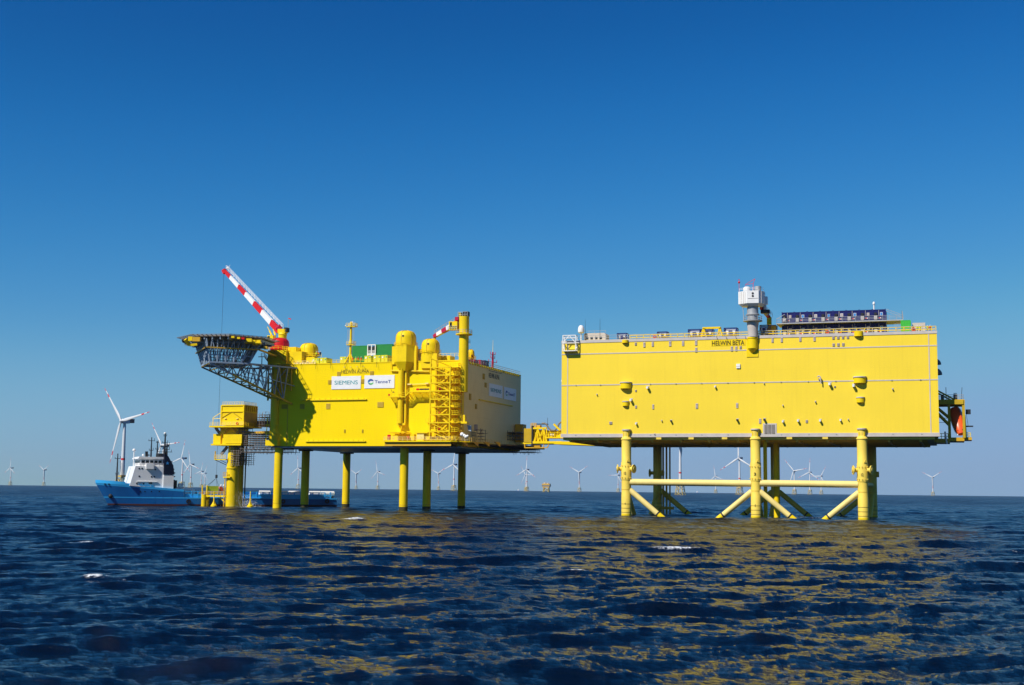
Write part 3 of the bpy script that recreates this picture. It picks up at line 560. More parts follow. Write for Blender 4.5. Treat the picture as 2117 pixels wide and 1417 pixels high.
for px, y0, v, lb in ((1210, 661, 4, 'thin whip antenna next to the large satellite dome'), (1240.5, 659.5, 4, 'thin whip antenna above the pale roof cabin'), (1864.5, 642, 8, 'thin whip antenna beside the bright green container')):
    a = P(px, y0, v); o = MB().tube((a.x, v, BT), (a.x, v, a.z), .07, .03, n=6).lathe((a.x, v, BT), [(.25, 0), (.25, .3), (.1, .5)], 8).build('whip_antenna', 'dark', off=Vector((a.x, v, BT))); o.location = B.w((a.x, v, BT)); tag(o, lb, 'antenna', 'whip antennas')
# pale flat cabin
a, b = P(1207, 691, 4), P(1252, 698, 4); t = thing('roof_cabin', 'low pale cabin with rounded roof near the large satellite dome', 'cabin', B, (a.x, 4, BT))
MB().ext([(a.x, BT), (b.x, BT), (b.x, a.z-.2), (b.x-.4, a.z+.2), (a.x+.4, a.z+.2), (a.x, a.z-.2)], 4, 8).build('body', 'trim', t, False)
for i in range(4): MB().box((a.x+.6+i*1.3, 3.93, BT+.9), (a.x+1.3+i*1.3, 4.02, BT+1.5)).build('window', 'glass', t, False)
MB().rail([(a.x, 4, a.z+.2), (b.x, 4, a.z+.2)], .6, 1.4, .035, ()).build('roof_rail', 'grey', t, False)
# tank containers: white tank in a dark blue frame
def tank_container(px0, px1, py0, v, label, n=1):
    a, b = P(px0, py0, v), P(px1, py0, v); w = (b.x-a.x); h = a.z-BT-.15; t = thing('tank_container', label, 'tank container', B, (a.x+w/2, v, BT), 'tank containers on the roof')
    mb = MB(); z0, z1, d = BT+.15, a.z, 2.4
    for x in (a.x, b.x):
        for y in (v, v+d): mb.bar((x, y, z0), (x, y, z1), .22)
        mb.bar((x, v, z0), (x, v+d, z0), .2); mb.bar((x, v, z1), (x, v+d, z1), .2)
    for y in (v, v+d):
        mb.bar((a.x, y, z0), (b.x, y, z0), .2); mb.bar((a.x, y, z1), (b.x, y, z1), .22)
        mb.bar((a.x, y, z1), (a.x+w*.25, y, z0), .13); mb.bar((b.x, y, z1), (b.x-w*.25, y, z0), .13)
    mb.build('frame', 'blue', t, False)
    r = h*.40; k_ = MB().lathe((0, 0, 0), [(0, 0), (r*.7, .1), (r, .35), (r, w-.55), (r*.7, w-.3), (0, w-.2)], 18); ax, mz_ = a.x+.1, (z0+z1)/2
    k_.v = [(ax+zq, v+d/2+yq, mz_+xq) for xq, yq, zq in k_.v]; k_.build('tank', 'white', t)
    MB().box((a.x+w*.35, v-.12, z0+h*.12), (a.x+w*.65, v-.02, z0+h*.75)).build('shade_panel', 'blue', t, False)
tank_container(1276, 1295, 690, 3, 'single short tank container near the pale roof cabin')
tank_container(1359, 1379, 687, 3, 'single short tank container alone in the middle of the bare roof')
tank_container(1423, 1448, 682, 3.5, 'tank container left of the yellow lifting frame, farthest from the crane')
tank_container(1449, 1473, 681.5, 3.5, 'tank container standing behind the yellow lifting frame')
tank_container(1497, 1523, 679, 3.5, 'tank container between the yellow lifting frame and the crane')
tank_container(1571, 1588, 673, 3.0, 'tank container between the crane and the navy units')
a, b = P(1451, 678, 2.2), P(1491, 694, 2.2); t = thing('lifting_frame', 'yellow trestle lifting frame in front of the tank containers', 'frame', B, (a.x, 2.2, BT))
for x in (a.x+.4, b.x-.4):
    mb = MB()
    for s in (-.9, .9): mb.bar((x, 2.2, a.z), (x+s, 2.2, BT), .28); mb.bar((x, 3.4, a.z), (x+s, 3.4, BT), .28)
    mb.bar((x-.5, 2.2, BT+1), (x+.5, 2.2, BT+1), .2); mb.bar((x, 2.2, a.z), (x, 3.4, a.z), .3); mb.build('trestle', 'yellow', t, False)
[MB().bar((a.x+.2, v, a.z-.05), (b.x-.2, v, a.z-.05), .34).build('beam', 'yellow', t, False) for v in (2.05, 3.55)]
# bright green container, grey plant box
def shipping_container(fr, u, v, z, L, D, H, m, name, label, grp=None):
    t = thing(name, label, 'container', fr, (u+L/2, v, z), grp)
    MB().box((u+.05, v+.05, z+.1), (u+L-.05, v+D-.05, z+H-.05)).build('shell', m, t, False)
    mb = MB()
    for x in (u, u+L-.16):
        for y in (v, v+D-.16): mb.box((x, y, z), (x+.16, y+.16, z+H))
    for y in (v, v+D-.16): mb.box((u+.16, y, z), (u+L-.16, y+.16, z+.16)); mb.box((u+.16, y, z+H-.16), (u+L-.16, y+.16, z+H))
    mb.build('frame', m, t, False); mb = MB(); n = int(L/.35)
    for i in range(1, n): mb.box((u+i*L/n-.07, v+.0, z+.2), (u+i*L/n+.07, v+.06, z+H-.2))
    mb.build('corrugation', m, t, False); return t
a, b = P(1862, 662.5, 3), P(1883, 680, 3); t = shipping_container(B, a.x, 3, BT, b.x-a.x, 2.4, a.z-BT, 'lgreen', 'shipping_container', 'small bright green container by the end of the navy units')
MB().box((a.x+.6, 2.9, BT+1.0), (a.x+.95, 2.98, BT+1.35)).build('sign', 'red', t, False)
a, b = P(1886, 668, 5), P(1913, 680, 5); t = thing('plant_box', 'plain grey plant box beside the bright green container', 'box', B, (a.x, 5, BT)); MB().box((a.x, 5, BT), (b.x, 7.5, a.z)).build('housing', 'trim', t, False); MB().box((a.x+.3, 4.93, BT+.4), (b.x-.3, 5.0, BT+.5)).build('seam', 'grey', t, False)

# lifeboat station on the right end wall
_s2 = B.w((0, 1.8, 0)); B2 = Frame(_s2.x, _s2.y, B.th)
lf = thing('lifeboat_station', 'dark olive steel lifeboat station bracketed off the far end wall', 'lifeboat station', B2, (BW, 6, BB))
lx = lambda px, py: B2.pt(px, py, 7)
L0 = BW-1.3
u1, u2, u3 = lx(1962, 850).x, lx(1992, 850).x, lx(2009, 900).x
zt_, zb_2 = lx(1975, 828).z, lx(1975, 903).z
mb = MB()
mb.box((L0, 5, zb_2-1.6), (u1, 16, zb_2-.6)); mb.box((u1, 5, zb_2-1.2), (u2, 16, zb_2-.3)); mb.box((u2-.5, 6, zb_2-.9), (u3, 14, zb_2-.2)); mb.build('platform', 'orange', lf, False)
mb = MB()
for v in (5.2, 14.5):
    for u in (u1, u2): mb.bar((u, v, zb_2-.4), (u, v, zt_), .65)
    mb.bar((L0, v, zt_+3.0), (u2-2, v, zt_), .4); mb.bar((L0, v, zt_-2.2), (u1, v, zt_-6.2), .5)
    mb.bar((L0, v, zt_-1.0), (u1, v, zt_-4.3), .4); mb.bar((L0, v, zt_-.6), (u2, v, zt_-.6), 1.1)
for u in (u1, u2): mb.bar((u, 5.2, zt_-.4), (u, 14.5, zt_-.4), .7)
mb.box((L0, 5, zt_-.1), (u2+.2, 14.8, zt_+.1)); mb.build('gantry', 'louvre', lf, False)
MB().rail([(L0+.2, 5.1, zt_+.1), (u2, 5.1, zt_+.1), (u2, 14, zt_+.1)], 1.2, 1.2, .05, (.4, .8)).build('rail', 'grey', lf, False)
MB().bar((u1-.6, 6, zt_), (u1-.6, 6, zt_+3.3), .14).bar((u2-.5, 6, zt_), (u2-.2, 6, zt_+3.2), .12).bar((u1+1.2, 6, zt_+1.7), (u2-1.5, 6, zt_+1.7), .15).box((u1-1.9, 6, zt_+.1), (u1-1.2, 7, zt_+1.4)).box((u1+1.2, 6, zt_+.2), (u1+2.1, 7, zt_+1.5)).build('deck_gear', 'dark', lf, False)
MB().bar((u2+.4, 5.6, zb_2-.3), (u2+.2, 5.6, zt_-3.9), .45).build('guide_post', 'yellow', lf, False)
MB().rail([(u2-.3, 6, zb_2-.2), (u3-.3, 6, zb_2-.2)], 1.1, .7, .07).build('guard_rail', 'yellow', lf, False); MB().rail([(L0+.1, 5.1, zb_2-.6), (u1-.4, 5.1, zb_2-.6)], 1.3, .8, .07).build('guard_rail', 'yellow', lf, False)
MB().bar((u2+.6, 6, zt_-3.2), (u3-.8, 6, zt_-6.6), .08).box((u2+.5, 6, zt_-3.6), (u2+1.7, 7, zt_-2.4)).box((u3-1.6, 6, zt_-6.8), (u3+.4, 7.2, zt_-6.5)).build('davit_gear', 'dark', lf, False)
a = lx(1957, 890); MB().tube((a.x, 4.8, zb_2-2.0), (a.x-.4, 4.8, zb_2+1.2), .22).build('life_raft_tube', 'white', lf)
MB().box((L0, 5.3, zb_2+1), (L0+.5, 6, zb_2+4)).bar((L0, 6, zb_2+4.8), (u1, 6, zb_2+4.6), .12).bar((L0, 6, zb_2+3.6), (u1, 6, zb_2+3.5), .1).build('pipework', 'dark', lf, False)
# free-fall lifeboat hanging bow down
bt = thing('lifeboat', 'orange enclosed lifeboat hanging nose down in its gantry', 'lifeboat', B2, ((u1+u2)/2, 9, zb_2))
prof = [(-4.2, .0, .0), (-3.9, .75, .7), (-2.6, 1.25, 1.2), (-.5, 1.5, 1.45), (1.5, 1.5, 1.5), (3.2, 1.35, 1.4), (4.0, 1.15, 1.2)]
vs = []; fs = []; N = 14
for (l_, w_, h_) in prof:
    for i in range(N):
        t_ = 2*math.pi*i/N; c_, s_ = math.cos(t_), math.sin(t_); e = 1.0 if s_ > 0 else .72
        vs.append((w_*math.copysign(abs(c_)**.7, c_), l_, h_*e*math.copysign(abs(s_)**.8, s_)))
for j in range(len(prof)-1):
    for i in range(N): fs.append((j*N+i, j*N+(i+1) % N, (j+1)*N+(i+1) % N, (j+1)*N+i))
fs.append(tuple(range((len(prof)-1)*N, len(prof)*N)))
ctr = Vector(((u1+u2)/2+.35, 7.4, (zb_2+zt_)/2-.9)); rot = Matrix.Rotation(R(-12), 3, 'Y') @ Matrix.Rotation(R(58), 3, 'X')
hull = MB().add([ctr+rot @ Vector(p) for p in vs], fs).build('hull', 'orangeboat', bt)
for x in (-.5, .5): c_ = ctr+rot @ Vector((x, -3.1, .75)); MB().ball(c_, .22, 8).build('porthole', 'glass', bt)
mb = MB(); pts = [ctr+rot @ Vector((s*w_*1.02, l_, 0)) for s in (1,) for (l_, w_, h_) in prof[1:]]; mb.pipe(pts, .12, 6); pts = [ctr+rot @ Vector((-w_*1.02, l_, 0)) for (l_, w_, h_) in prof[1:]]; mb.pipe(pts, .12, 6).build('fender', 'white', bt)

# ------------------------------------------------------------------ platform with crane and helideck (left)
pa = thing('converter_platform', 'bright yellow box platform with white logo boards and domes, on slim unbraced round legs', 'platform', A, (0, 0, 0))
Q = A.pt
MB().box((0, 0, AB), (AW, AD, AT)).build('hull', 'alphawall', pa, False)
MB().box((AW+.002, 1.2, AB+1.2), (AW+.07, AD-.05, AT-.1)).build('shade_lift_cladding', 'sidewall', pa, False)  # carries the end wall's lightened colour, offsetting its shade
MB().box((.6, .6, AB-.55), (AW-.6, AD-.6, AB-.05)).build('bottom_girder', 'steel', pa, False)
MB().box((-.05, -.12, AT-.2), (AW+.1, AD, AT+.12)).build('roof_edge', 'yellow', pa, False)
for u in (2.6, 45.6):
    for v in (1.4, 19.0, 48.5):
        lg = MB().lathe((u, v, 0), [(1.3, -4), (1.3, AB-.4)], 28).build('leg', 'legyellow', pa)
        MB().lathe((u, v, 0), [(1.315, -4), (1.315, 1.1), (1.31, 1.15)], 28).build('splash_zone', 'waterstain' if (u, v) != (2.6, 1.4) else 'legyellow', lg)
        if v > 2: MB().lathe((u, v, AB), [(2.4, -.95), (2.4, -.5)], 24).build('collar', 'dark', lg)
        MB().lathe((u, v, 0), [(1.32, 1.6), (1.32, 1.75)], 28).build('depth_ring', 'orange', lg)
cu = Q(569.3, 830, -.3).x
MB().lathe((cu, -.35, 0), [(1.28, AB), (1.28, Q(569, 752).z)], 24).build('corner_column', 'legyellow', pa)
for py in (771, 790, 838, 850, 864): MB().lathe((cu, -.35, Q(569, py).z), [(1.3, -.1), (1.42, -.1), (1.42, .1), (1.3, .1)], 20).build('ring', 'legyellow', pa)
# little box and frame at the foot of the corner
a, b = Q(554, 911), Q(579, 922); MB().box((a.x, -1.6, b.z), (b.x, -.02, a.z)).build('foot_box', 'yellow', pa, False)
a, b = Q(556, 864), Q(577, 911); mb = MB()
for u in (a.x, a.x+1.2, (a.x+b.x)/2+.4, b.x): mb.bar((u, -1.5, b.z), (u+.3, -1.2, a.z if u < a.x+2 else (a.z+b.z)/2+1), .22)
for zq in (a.z-2.3, (a.z+b.z)/2-1.5): mb.bar((a.x-.3, -1.5, zq), (b.x+.8, -1.5, zq), .18)
mb.build('ladder_frame', 'yellow', pa, False)
# vertical seam, gutters, louvres on the front
MB().box((Q(594, 880).x-.12, -.1, AB+.2), (Q(594, 880).x+.1, .02, Q(594, 838).z)).build('seam', 'orange', pa, False)
k4 = 4.886
for y, x0, x1 in ((281, 935, 1605), (700, 990, 1595)):
    a, b = Q(430+x0/k4, 770+y/k4), Q(430+x1/k4, 770+(y-6)/k4); z = (a.z+b.z)/2
    g = MB().box((a.x, -.42, z-.18), (b.x, .02, z+.18)).build('gutter', 'yellow', pa, False)
    for i in range(12): u = a.x+(b.x-a.x)*(i+.5)/12; MB().box((u-.08, -.3, z+.18), (u+.08, -.02, z+.5)).build('bracket', 'yellow', g, False)
for x0, y0, x1, y1 in ((745,325,805,370),(930,320,975,372),(1195,315,1235,370),(1712,300,1775,353),(1375,578,1390,612),(1555,578,1570,612)):
    louvre(430+x0/k4, 430+x1/k4, 770+y0/k4, 770+y1/k4, 'louvre', A, pa, 5)
k2 = 8.142
for x0, y0, x1, y1 in ((790,1130,850,1208),(1345,1118,1408,1190),(640,1270,694,1340),(1194,1255,1245,1325)):
    louvre(600+x0/k2, 600+x1/k2, 630+y0/k2, 630+y1/k2, 'louvre', A, pa, 5)
# hanging lamp stalks along the top edge
for px in (624, 653.5, 684.5, 714.5, 747, 779.5): u = Q(px, 752).x; MB().pipe([(u, -.1, AT+.05), (u+.05, -.75, AT-.3), (u+.35, -.8, AT-1.7)], .05, 5).build('lamp_stalk', 'dark', pa)
a, b = Q(706, 764), Q(763, 771.5)
q = MB().box((a.x-.2, -.04, b.z-.1), (b.x+.2, .01, a.z+.2)).build('name_panel', 'yellow', pa, False)
text('lettering', 'HELWIN ALPHA', 'black', q, (a.x, -.06, b.z), b.x-a.x, weight=.0, height=1.05, depth=.012)
for i in range(4): u = a.x+1+i*2.2; MB().tube((u, -.05, a.z+.75), (u+.2, -.6, a.z+.65), .04, n=5).box((u+.1, -.75, a.z+.55), (u+.4, -.55, a.z+.7)).build('sign_lamp', 'vent', q)
# horizontal pipe runs
a, b = Q(809.5, 767), Q(889, 768.5); MB().tube((a.x, -.5, a.z), (b.x, -.5, b.z), .22).tube((a.x, -.5, a.z), (a.x, -.5, Q(809.5, 748).z), .12).build('pipe_run', 'yellow', pa)
a, b = Q(845, 795.5), Q(888, 794); MB().tube((a.x, -.45, a.z), (b.x, -.45, b.z), .1, n=6).box((a.x-.2, -.7, a.z-.15), (a.x+1.0, -.2, a.z+.25)).box((b.x-1.2, -.7, b.z-.1), (b.x-.1, -.2, b.z+.3)).build('strip_light', 'brace', pa, False)

# logo boards
def board(fr, corners, label, kind, xdir, nrm, par_u=None):
    """corners: four points in frame axes, lower left, lower right, upper right, upper left"""
    a, b, c, d = [Vector(p) for p in corners]; t = thing('logo_board', label, 'sign', fr, a); n_ = Vector(nrm)
    pts = [a, b, c, d]; MB().add([p+n_*.05 for p in pts]+[p+n_*.16 for p in pts], [(3, 2, 1, 0), (4, 5, 6, 7), (0, 1, 5, 4), (1, 2, 6, 5), (2, 3, 7, 6), (3, 0, 4, 7)]).build('board', 'white', t, False)
    w = (b-a).length; h = (d-a).length; x = Vector(xdir); o = a+n_*.19
    if kind == 'S': text('lettering', 'SIEMENS', 'teal', t, o+x*w*.105+Vector((0, 0, h*.36)), w*.79, xdir, weight=.0, height=h*.3, depth=.02)
    else:
        text('lettering', 'TenneT', 'logoblue', t, o+x*w*.345+Vector((0, 0, h*.38)), w*.54, xdir, weight=.004, height=h*.24, depth=.02)
        r = h*.225; cx = o+x*w*.215+Vector((0, 0, h*.5))
        def arc(a0, a1, r0, r1, m, tail=0.0):
            vs = []; fs = []; N = 14
            for i in range(N+1):
                t_ = R(a0+(a1-a0)*i/N); rr = r0+(r1-r0)*math.sin(math.pi*i/N)**.6*(1-tail)+tail*0
                vs += [cx+x*(r1*math.cos(t_))*1.08+Vector((0, 0, r1*math.sin(t_)))+n_*.02, cx+x*((r1-(r1-r0)*math.sin(math.pi*i/N)**.5)*math.cos(t_))*1.08+Vector((0, 0, (r1-(r1-r0)*math.sin(math.pi*i/N)**.5)*math.sin(t_)))+n_*.02]
            for i in range(N): fs.append((2*i, 2*i+1, 2*i+3, 2*i+2))
            MB().add(vs, fs).build('emblem', m, t, False)
        arc(170, 10, r*.35, r, 'logoblue'); arc(195, 120, r*.3, r*1.02, 'logosky'); arc(190, 350, r*.45, r*.98, 'logogreen'); arc(200, 265, r*.6, r*1.0, 'logosky')
    return t
for x0, x1, yt0, yt1, yb0, yb1, kind, lb in ((685.6, 746, 779, 777.3, 805.8, 804, 'S', 'white board with teal lettering on the sunlit front wall'), (753.5, 815.6, 777.1, 775.2, 803.9, 802.3, 'T', 'white board with round emblem and blue lettering on the sunlit front wall')):
    a, b = Q(x0, yb0), Q(x1, yb1); c, d = Q(x1, yt1), Q(x0, yt0); zb = (a.z+b.z)/2; zt = (c.z+d.z)/2
    board(A, [(a.x, 0, zb), (b.x, 0, zb), (b.x, 0, zt), (a.x, 0, zt)], lb, kind, (1, 0, 0), (0, -1, 0))
k5 = 4.4275
sd_ = lambda X, Y: A.side(780+X/k5, 740+Y/k5, AW)
for p, kind, lb in ((((1018,348),(1140,373),(1140,258),(1018,232)), 'S', 'board with teal lettering on the shaded end wall'), (((1153,375),(1265,402),(1267,290),(1153,265)), 'T', 'board with round emblem and blue lettering on the shaded end wall')):
    w = [sd_(*q) for q in p]; y0, y1 = w[0].y, w[1].y; zb = (w[0].z+w[1].z)/2; zt = (w[2].z+w[3].z)/2
    board(A, [(AW+.05, y0, zb), (AW+.05, y1, zb), (AW+.05, y1, zt), (AW+.05, y0, zt)], lb, kind, (0, 1, 0), (1, 0, 0))
a, b = sd_(1018, 178), sd_(1115, 188); text('lettering', 'HELWIN ALPHA', 'black', pa, (AW+.09, a.y, (a.z+b.z)/2-.3), b.y-a.y, (0, 1, 0), weight=.008, height=1.5, depth=.015)
mb = MB(); [mb.tube((AW+.05, a.y+i*(b.y-a.y)/3, a.z+2.2), (AW+.9, a.y+i*(b.y-a.y)/3, a.z+1.9), .06, n=5) for i in range(4)]; mb.tube((AW+.9, a.y, a.z+1.9), (AW+.9, b.y, a.z+1.9), .06, n=5).build('sign_lamp_rail', 'dark', pa)
for x0, y0, x1, y1 in ((962,148,980,195),(980,230,997,270),(837,330,855,385),(892,425,908,467)):
    a, b = sd_(x0, y1), sd_(x1, y0); q = MB().box((AW+.05, a.y, a.z), (AW+.2, b.y, b.z)).build('louvre', 'louvre', pa, False)
    for i in range(4): z = a.z+(b.z-a.z)*(i+.5)/4; MB().box((AW+.2, a.y+.1, z-.12), (AW+.3, b.y-.1, z+.05)).build('blade', 'louvre', q, False)
a, b = sd_(925, 380), sd_(1232, 445); MB().box((AW+.05, a.y, (a.z+b.z)/2-.15), (AW+.45, b.y, (a.z+b.z)/2+.15)).build('gutter', 'yellow', pa, False)
mb = MB().rail([(AW-.2, .5, AT+.1), (AW-.2, AD-.3, AT+.1)], 1.1, 2.2, .05, (.55,)).build('edge_rail', 'grey', pa, False)
for i in range(24): v = 1+i*2.1; MB().box((AW, v, AT-.75), (AW+.5, v+.3, AT-.2)).build('edge_bracket', 'yellow', pa, False)

# roof blocks at the helideck end
for x0, x1, y0, v0, v1, m in ((554, 592, 725, .4, 9, 'yellow'), (592, 624, 727.5, 1.5, 8, 'yellow'), (595.5, 612, 718, 3, 7, 'yellow'), (624, 650, 739, 3, 10, 'yellow')):
    a, b = Q(x0, y0, v0), Q(x1, y0, v0); MB().box((a.x, v0, AT+.1), (b.x, v1, a.z)).build('roof_block', m, pa, False)
mb = MB(); a, b = Q(566, 725, .3), Q(593, 748, .3); mb.bar((a.x, .25, a.z), (b.x, .25, b.z), .4).build('sloping_beam', 'orange', pa, False)
for x0, x1, y0, v in ((562, 596, 725, 5), (592, 624, 727.5, 1.6), (620, 664, 739, 3.1)):
    a, b = Q(x0, y0, v), Q(x1, y0, v); MB().rail([(a.x, v, a.z), (b.x, v, b.z)], 1.15, 1.4, .05).build('guard_rail', 'yellow', pa, False)
# domes
def dome(x0, x1, y0, y1, v, m, label, black=True, foot=None):
    a, b = Q(x0, y1, v), Q(x1, y1, v); t_ = Q((x0+x1)/2, y0, v).z; r = (b.x-a.x)/2; c = (a.x+b.x)/2; z0 = a.z; h = t_-z0
    t = thing('ventilation_dome', label, 'dome', A, (c, v, z0-(foot or 0)))
    if foot: MB().lathe((c, v, z0), [(r*.98, -foot), (r*.98, .02)], 24).build('plinth', 'yellow', t)
    MB().lathe((c, v, z0), [(r*.97, 0), (r, .1), (r, h*.55), (r*.93, h*.74), (r*.76, h*.89), (r*.45, h*.97), (0, h)], 36).build('shell', m, t)
    for i in range(6):
        an = i*math.pi/3+.45; mb = MB(); prev = None
        for rr, z in ((r*1.01, .05), (r*1.01, h*.55), (r*.945, h*.74), (r*.77, h*.9), (r*.45, h*.985), (.1, h+.02)):
            p = Vector((c+rr*math.cos(an), v+rr*math.sin(an), z0+z))
            if prev is not None: mb.bar(prev, p, .11)
            prev = p
        mb.build('rib', 'orange' if m == 'yellow' else 'crimson', t, False)
    MB().lathe((c, v, z0+h-.05), [(.35, 0), (.35, .15), (0, .2)], 12).build('top_cap', 'dark', t)
    if black: MB().box((c+r*.02, v-r-.04, z0+h*.55), (c+r*.2, v-r+.3, z0+h*.55+.45)).build('inspection_window', 'dark', t, False)
    mb = MB(); n = 16
    for i in range(n):
        t0_, t1_ = [2*math.pi*j/n for j in (i, i+1)]; p0 = Vector((c+(r+.5)*math.cos(t0_), v+(r+.5)*math.sin(t0_), z0)); p1 = Vector((c+(r+.5)*math.cos(t1_), v+(r+.5)*math.sin(t1_), z0))
        for hh in (.55, 1.1): mb.bar(p0+Vector((0, 0, hh)), p1+Vector((0, 0, hh)), .07)
        mb.bar(p0, p0+Vector((0, 0, 1.1)), .07)
    mb.build('ring_rail', 'yellow', t, False); return t, c, r, z0
dome(561, 594.7, 699, 725.4, 7, 'red', 'glossy red dome beside the helideck', False)
dome(622, 655, 710, 739, 8, 'yellow', 'yellow dome standing on a low block near the red dome', False)
_, dc, dr, dz = dome(820, 858, 684, 717, .3, 'yellow', 'tallest yellow dome on an eight-sided pod overhanging the front wall')
_, dc3, dr3, dz3 = dome(873, 907, 701, 732, 1.6, 'yellow', 'yellow dome behind the top of the stair tower', foot=2.8)
dome(967, 980, 723, 744, 16, 'yellow', 'yellow dome half hidden behind the crane column', False)
# eight-sided pod under the tall dome, tapering into a pipe
zt, zm, zb = dz, Q(838, 749, -1).z, Q(838, 767, -1).z
oc = [(3.3, -1.1), (1.6, -3.1), (-1.6, -3.1), (-3.3, -1.1), (-3.3, 2.0), (3.3, 2.0)]; oc = oc[::-1]
n = len(oc); mb = MB(); lo = [(x*.5, y*.62 if y < 0 else y) for x, y in oc]
mb.add([(dc+x, .3+y, zt) for x, y in oc]+[(dc+x, .3+y, zm) for x, y in oc]+[(dc+x, .3+y, zb) for x, y in lo], [(i, n+i, n+(i+1) % n, (i+1) % n) for i in range(n)]+[(n+i, 2*n+i, 2*n+(i+1) % n, n+(i+1) % n) for i in range(n)]+[tuple(range(n)), tuple(range(3*n-1, 2*n-1, -1))])
q = mb.build('dome_pod', 'yellow', pa, False)
MB().box((dc+3.3, -.8, zb-.3), (dc+4.0, .1, zt)).build('pod_pillar', 'yellow', q, False); MB().box((dc-4.2, -.5, zt-5.5), (dc-3.3, .1, zt)).build('pod_pillar', 'yellow', q, False)
zc = Q(835, 876, -1).z
MB().lathe((dc-.55, -1.35, 0), [(.85, zc), (.85, zb+.1)], 20).build('down_pipe', 'yellow', pa)
for s in (-.45, .35): MB().tube((dc-.55+s, -2.0, zb-.6), (dc-.55+s, -1.9, zb+.7), .14, n=8).build('pipe_stub', 'yellow', pa)
for s in (-1.65, .55): MB().box((dc+s, -1.1, zc-.4), (dc+s+.45, .02, zb)).build('pipe_guard', 'orange' if s < 0 else 'yellow', pa, False)
zz2 = Q(835, 900, -1).z; MB().box((dc-1.75, -1.6, zc-.5), (dc+1.1, .02, zc+.1)).build('pipe_shoe', 'yellow', pa, False); MB().bar((dc-.1, -1.2, zc-.4), (dc-.6, -1.2, zz2), .5, .3).build('pipe_strut', 'yellow', pa, False)
a, b = Q(873, 732, .2), Q(905, 747, .2); MB().box((a.x, -.6, AT-2.2), (b.x, 3, a.z)).build('dome_pod', 'yellow', pa, False)
# walkway brackets on the front wall
wk = thing('wall_walkway', 'yellow grated walkway bracketed to the front wall below the tall pod', 'walkway', A, (Q(800, 822).x, 0, Q(800, 822).z))
za, zb_ = Q(820, 821, -2.2).z, Q(870, 810.5, -2.2).z; ua, ub, uc_, ud = Q(803, 820, -2.2).x, Q(838, 820, -2.2).x, Q(848, 812, -2.2).x, Q(889, 811, -2.2).x
for (x0, z0), (x1, z1) in (((ua, za), (ub, za)), ((ub, za), (uc_, zb_)), ((uc_, zb_), (ud, zb_))):
    MB().bar((x0, -2.6, z0), (x1, -2.6, z1), .3).build('edge_beam', 'yellow', wk, False)
    n = max(2, int((x1-x0)/.35)); mb = MB()
    for i in range(n): t_ = (i+.5)/n; x = x0+(x1-x0)*t_; z = z0+(z1-z0)*t_; mb.box((x-.07, -2.5, z-.06), (x+.07, -.02, z+.04))
    mb.build('grating', 'yellow', wk, False)
    MB().rail([(x0, -2.6, z0+.1), (x1, -2.6, z1+.1)], 1.15, 1.2, .05).build('rail', 'yellow', wk, False)
    for i in range(3): x = x0+(x1-x0)*(i+.5)/3; z = z0+(z1-z0)*(i+.5)/3; MB().bar((x, -2.5, z-.1), (x, -.02, z-1.5), .14).build('bracket', 'yellow', wk, False)
MB().box((ud-3.2, -2.72, zb_+.5), (ud-.1, -2.62, zb_+.95)).build('notice_board', 'dark', wk, False); MB().box((ud-4.3, -2.72, zb_+.45), (ud-3.3, -2.62, zb_+1.0)).build('notice_board', 'red', wk, False)
MB().box((ua+.2, -2.75, za+.3), (ua+.7, -2.64, za+.9)).build('life_ring_box', 'red', wk, False)
MB().tube((ua+1.5, -2.5, za+1.1), (ua+1.0, -2.6, za+2.3), .06, n=5).box((ua+1.6, -2.6, za+1.2), (ua+2.0, -2.3, za+1.6)).build('flood_lamp', 'dark', wk, False)

# stair tower on the front wall
st = thing('stair_tower', 'yellow zigzag stair tower of open steelwork climbing the front wall by the corner', 'stairs', A, (Q(888, 910).x, 0, AB))
SV = -4.3; s0, s1 = Q(889, 850, SV).x, Q(929.7, 850, SV).x; s2 = s1+2.2
lv = [Q(909, y, SV).z for y in (909.7, 892, 874.2, 857.4, 841.5, 825.5, 808.6, 792, 776, 759.8)]; ztop = Q(889, 742, SV).z
for u, z in ((s0, ztop), (s1, lv[-1]+.2)): MB().bar((u, SV, lv[0]), (u, SV, z), .34).build('post', 'yellow', st, False)
for u, z in ((s0, ztop), (s0+2.2, lv[-1]), (s1, lv[-1]), (s2, lv[-1]-1)): MB().bar((u, -.6, lv[0]), (u, -.6, z), .3).build('post', 'yellow' if u != s2 else 'orange', st, False)
MB().bar((s0+1.3, SV+2, lv[0]), (s0+1.3, SV+2, ztop), .22).build('post', 'orange', st, False)
for i, z in enumerate(lv):
    MB().bar((s0, SV, z), (s1, SV, z), .36 if i not in (4,) else .3).build('girder', 'yellow', st, False)
    MB().bar((s0, SV, z), (s0, -.1, z), .22).build('girder', 'yellow', st, False); MB().bar((s1, SV, z), (s1, -.1, z), .22).build('girder', 'yellow', st, False)
    MB().box((s1-1.3, SV+.2, z-.12), (s2+.2, -.2, z+.02)).build('landing', 'yellow', st, False); MB().box((s0+.1, SV+.2, z-.12), (s0+1.4, -.2, z+.02)).build('landing', 'yellow', st, False)
    MB().rail([(s1-.2, SV+.4, z), (s2+.2, SV+.4, z), (s2+.2, -.3, z)], 1.1, 1.0, .05).build('rail', 'yellow', st, False)
    if i % 2: MB().rail([(s0+.2, SV+.2, z), (s0+2.4, SV+.2, z)], 1.1, .8, .045).build('rail', 'yellow', st, False)
